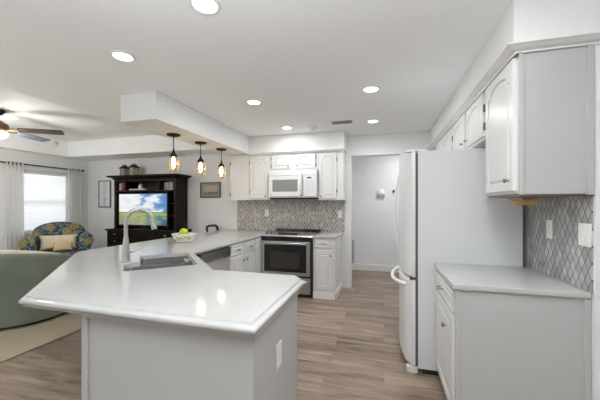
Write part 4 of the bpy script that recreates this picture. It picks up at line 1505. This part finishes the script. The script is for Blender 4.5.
# patterned club chair by the window
AX, AY = -5.36, 3.80
ac = thing('armchair', (AX, AY, 0.014), 'blue and gold floral club armchair in front of the window', 'armchair', None, radians(52), (0.84, 0.84, 1.0))


def pad(name, boxes, m, parent, sub=2):
    mb = MB()
    for b in boxes:
        mb.box(*b[:6], b[6], 4, b[7] if len(b) > 7 else None)
    return mb.build(name, m, parent, world=False, angle=60)


pad('frame', [(-0.46, 0.46, -0.38, 0.40, 0.09, 0.30, 0.04)], PAISLEY, ac)
pad('seat_cushion', [(-0.31, 0.31, -0.45, 0.22, 0.305, 0.57, 0.07)], PAISLEY, ac)
# back with an arched top
mb = MB()
bp_ = []
for k in range(25):
    t = k / 24
    bp_.append((-0.44 + 0.88 * t, 0.86 + 0.18 * sin(pi * t) ** 0.40))
outl = [(-0.40, 0.30)] + bp_ + [(0.40, 0.30)]
outl = [(-x, z) for x, z in outl][::-1]
cen = (0, 0.68)
ls = []
for s, y in ((0.90, 0.10), (0.97, 0.125), (1.0, 0.18), (1.0, 0.26), (0.97, 0.32), (0.88, 0.35)):
    ls.append([((x - cen[0]) * s, y + 0.12 * (z - 0.3), cen[1] + (z - cen[1]) * s) for x, z in outl])
mb.loops(ls)
mb.build('backrest', PAISLEY, ac, world=False, angle=60)
for s in (-1, 1):
    mb = MB()
    n = 20
    ls = []
    for y, k in ((-0.47, 0.82), (-0.455, 0.95), (-0.42, 1.0), (0.20, 1.0), (0.27, 0.9)):
        sec = [(s * 0.315, 0.10), (s * 0.315, 0.65)]
        for j in range(11):
            a = pi - (pi * 1.25) * j / 10
            sec.append((s * (0.445 + 0.125 * k * cos(a)), 0.735 + 0.115 * k * sin(a)))
        sec += [(s * 0.50, 0.58), (s * 0.49, 0.10)]
        ls.append([(x, y, z) for x, z in sec])
    mb.loops(ls)
    mb.build('arm', PAISLEY, ac, world=False, angle=60)
for sx in (-1, 1):
    for sy in (-0.33, 0.36):
        mb = MB()
        mb.lathe([(0.022, 0.0), (0.03, 0.076), (0, 0.076)], (sx * 0.40, sy, 0.0), 12)
        mb.build('leg', ESP, ac, world=False)


def cushion(name, c, w, h, d, rz, tilt, m, m2, label):
    r = thing(name, c, label, 'pillow', None, rz)
    n = 18
    mb = MB()
    for side in (1, -1):
        ls = []
        for i in range(n + 1):
            row = []
            for j in range(n + 1):
                u, v = 2 * i / n - 1, 2 * j / n - 1
                e = (max(0, (1 - u ** 4)) * max(0, (1 - v ** 4))) ** 0.5
                ww = w / 2 * u * (1 - 0.06 * (1 - v * v))
                hh = h / 2 * v * (1 - 0.06 * (1 - u * u))
                y = -side * d / 2 * e
                row.append((ww, y * cos(tilt) + hh * sin(tilt), h / 2 + hh * cos(tilt) - y * sin(tilt) * 0.5))
            ls.append(row)
        mb.loops(ls, closed=False)
    bmesh.ops.remove_doubles(mb.bm, verts=mb.bm.verts[:], dist=0.0005)
    bmesh.ops.recalc_face_normals(mb.bm, faces=mb.bm.faces[:])
    mb.build('cover', m, r, world=False, angle=80)
    return r


ca, sa = cos(radians(52)), sin(radians(52))


def ch_pt(x, y, z):
    return (AX + x * ca - y * sa, AY + x * sa + y * ca, z)


cushion('pillow', ch_pt(0.0, -0.10, 0.60), 0.50, 0.25, 0.12, radians(52), 0.30, PILLOW, None, 'large cream pillow leaning on the back of the floral armchair')
cushion('pillow', ch_pt(0.06, -0.26, 0.595), 0.26, 0.15, 0.07, radians(52), 0.35, TAN, None, 'small tan pillow in front of the cream one on the armchair')
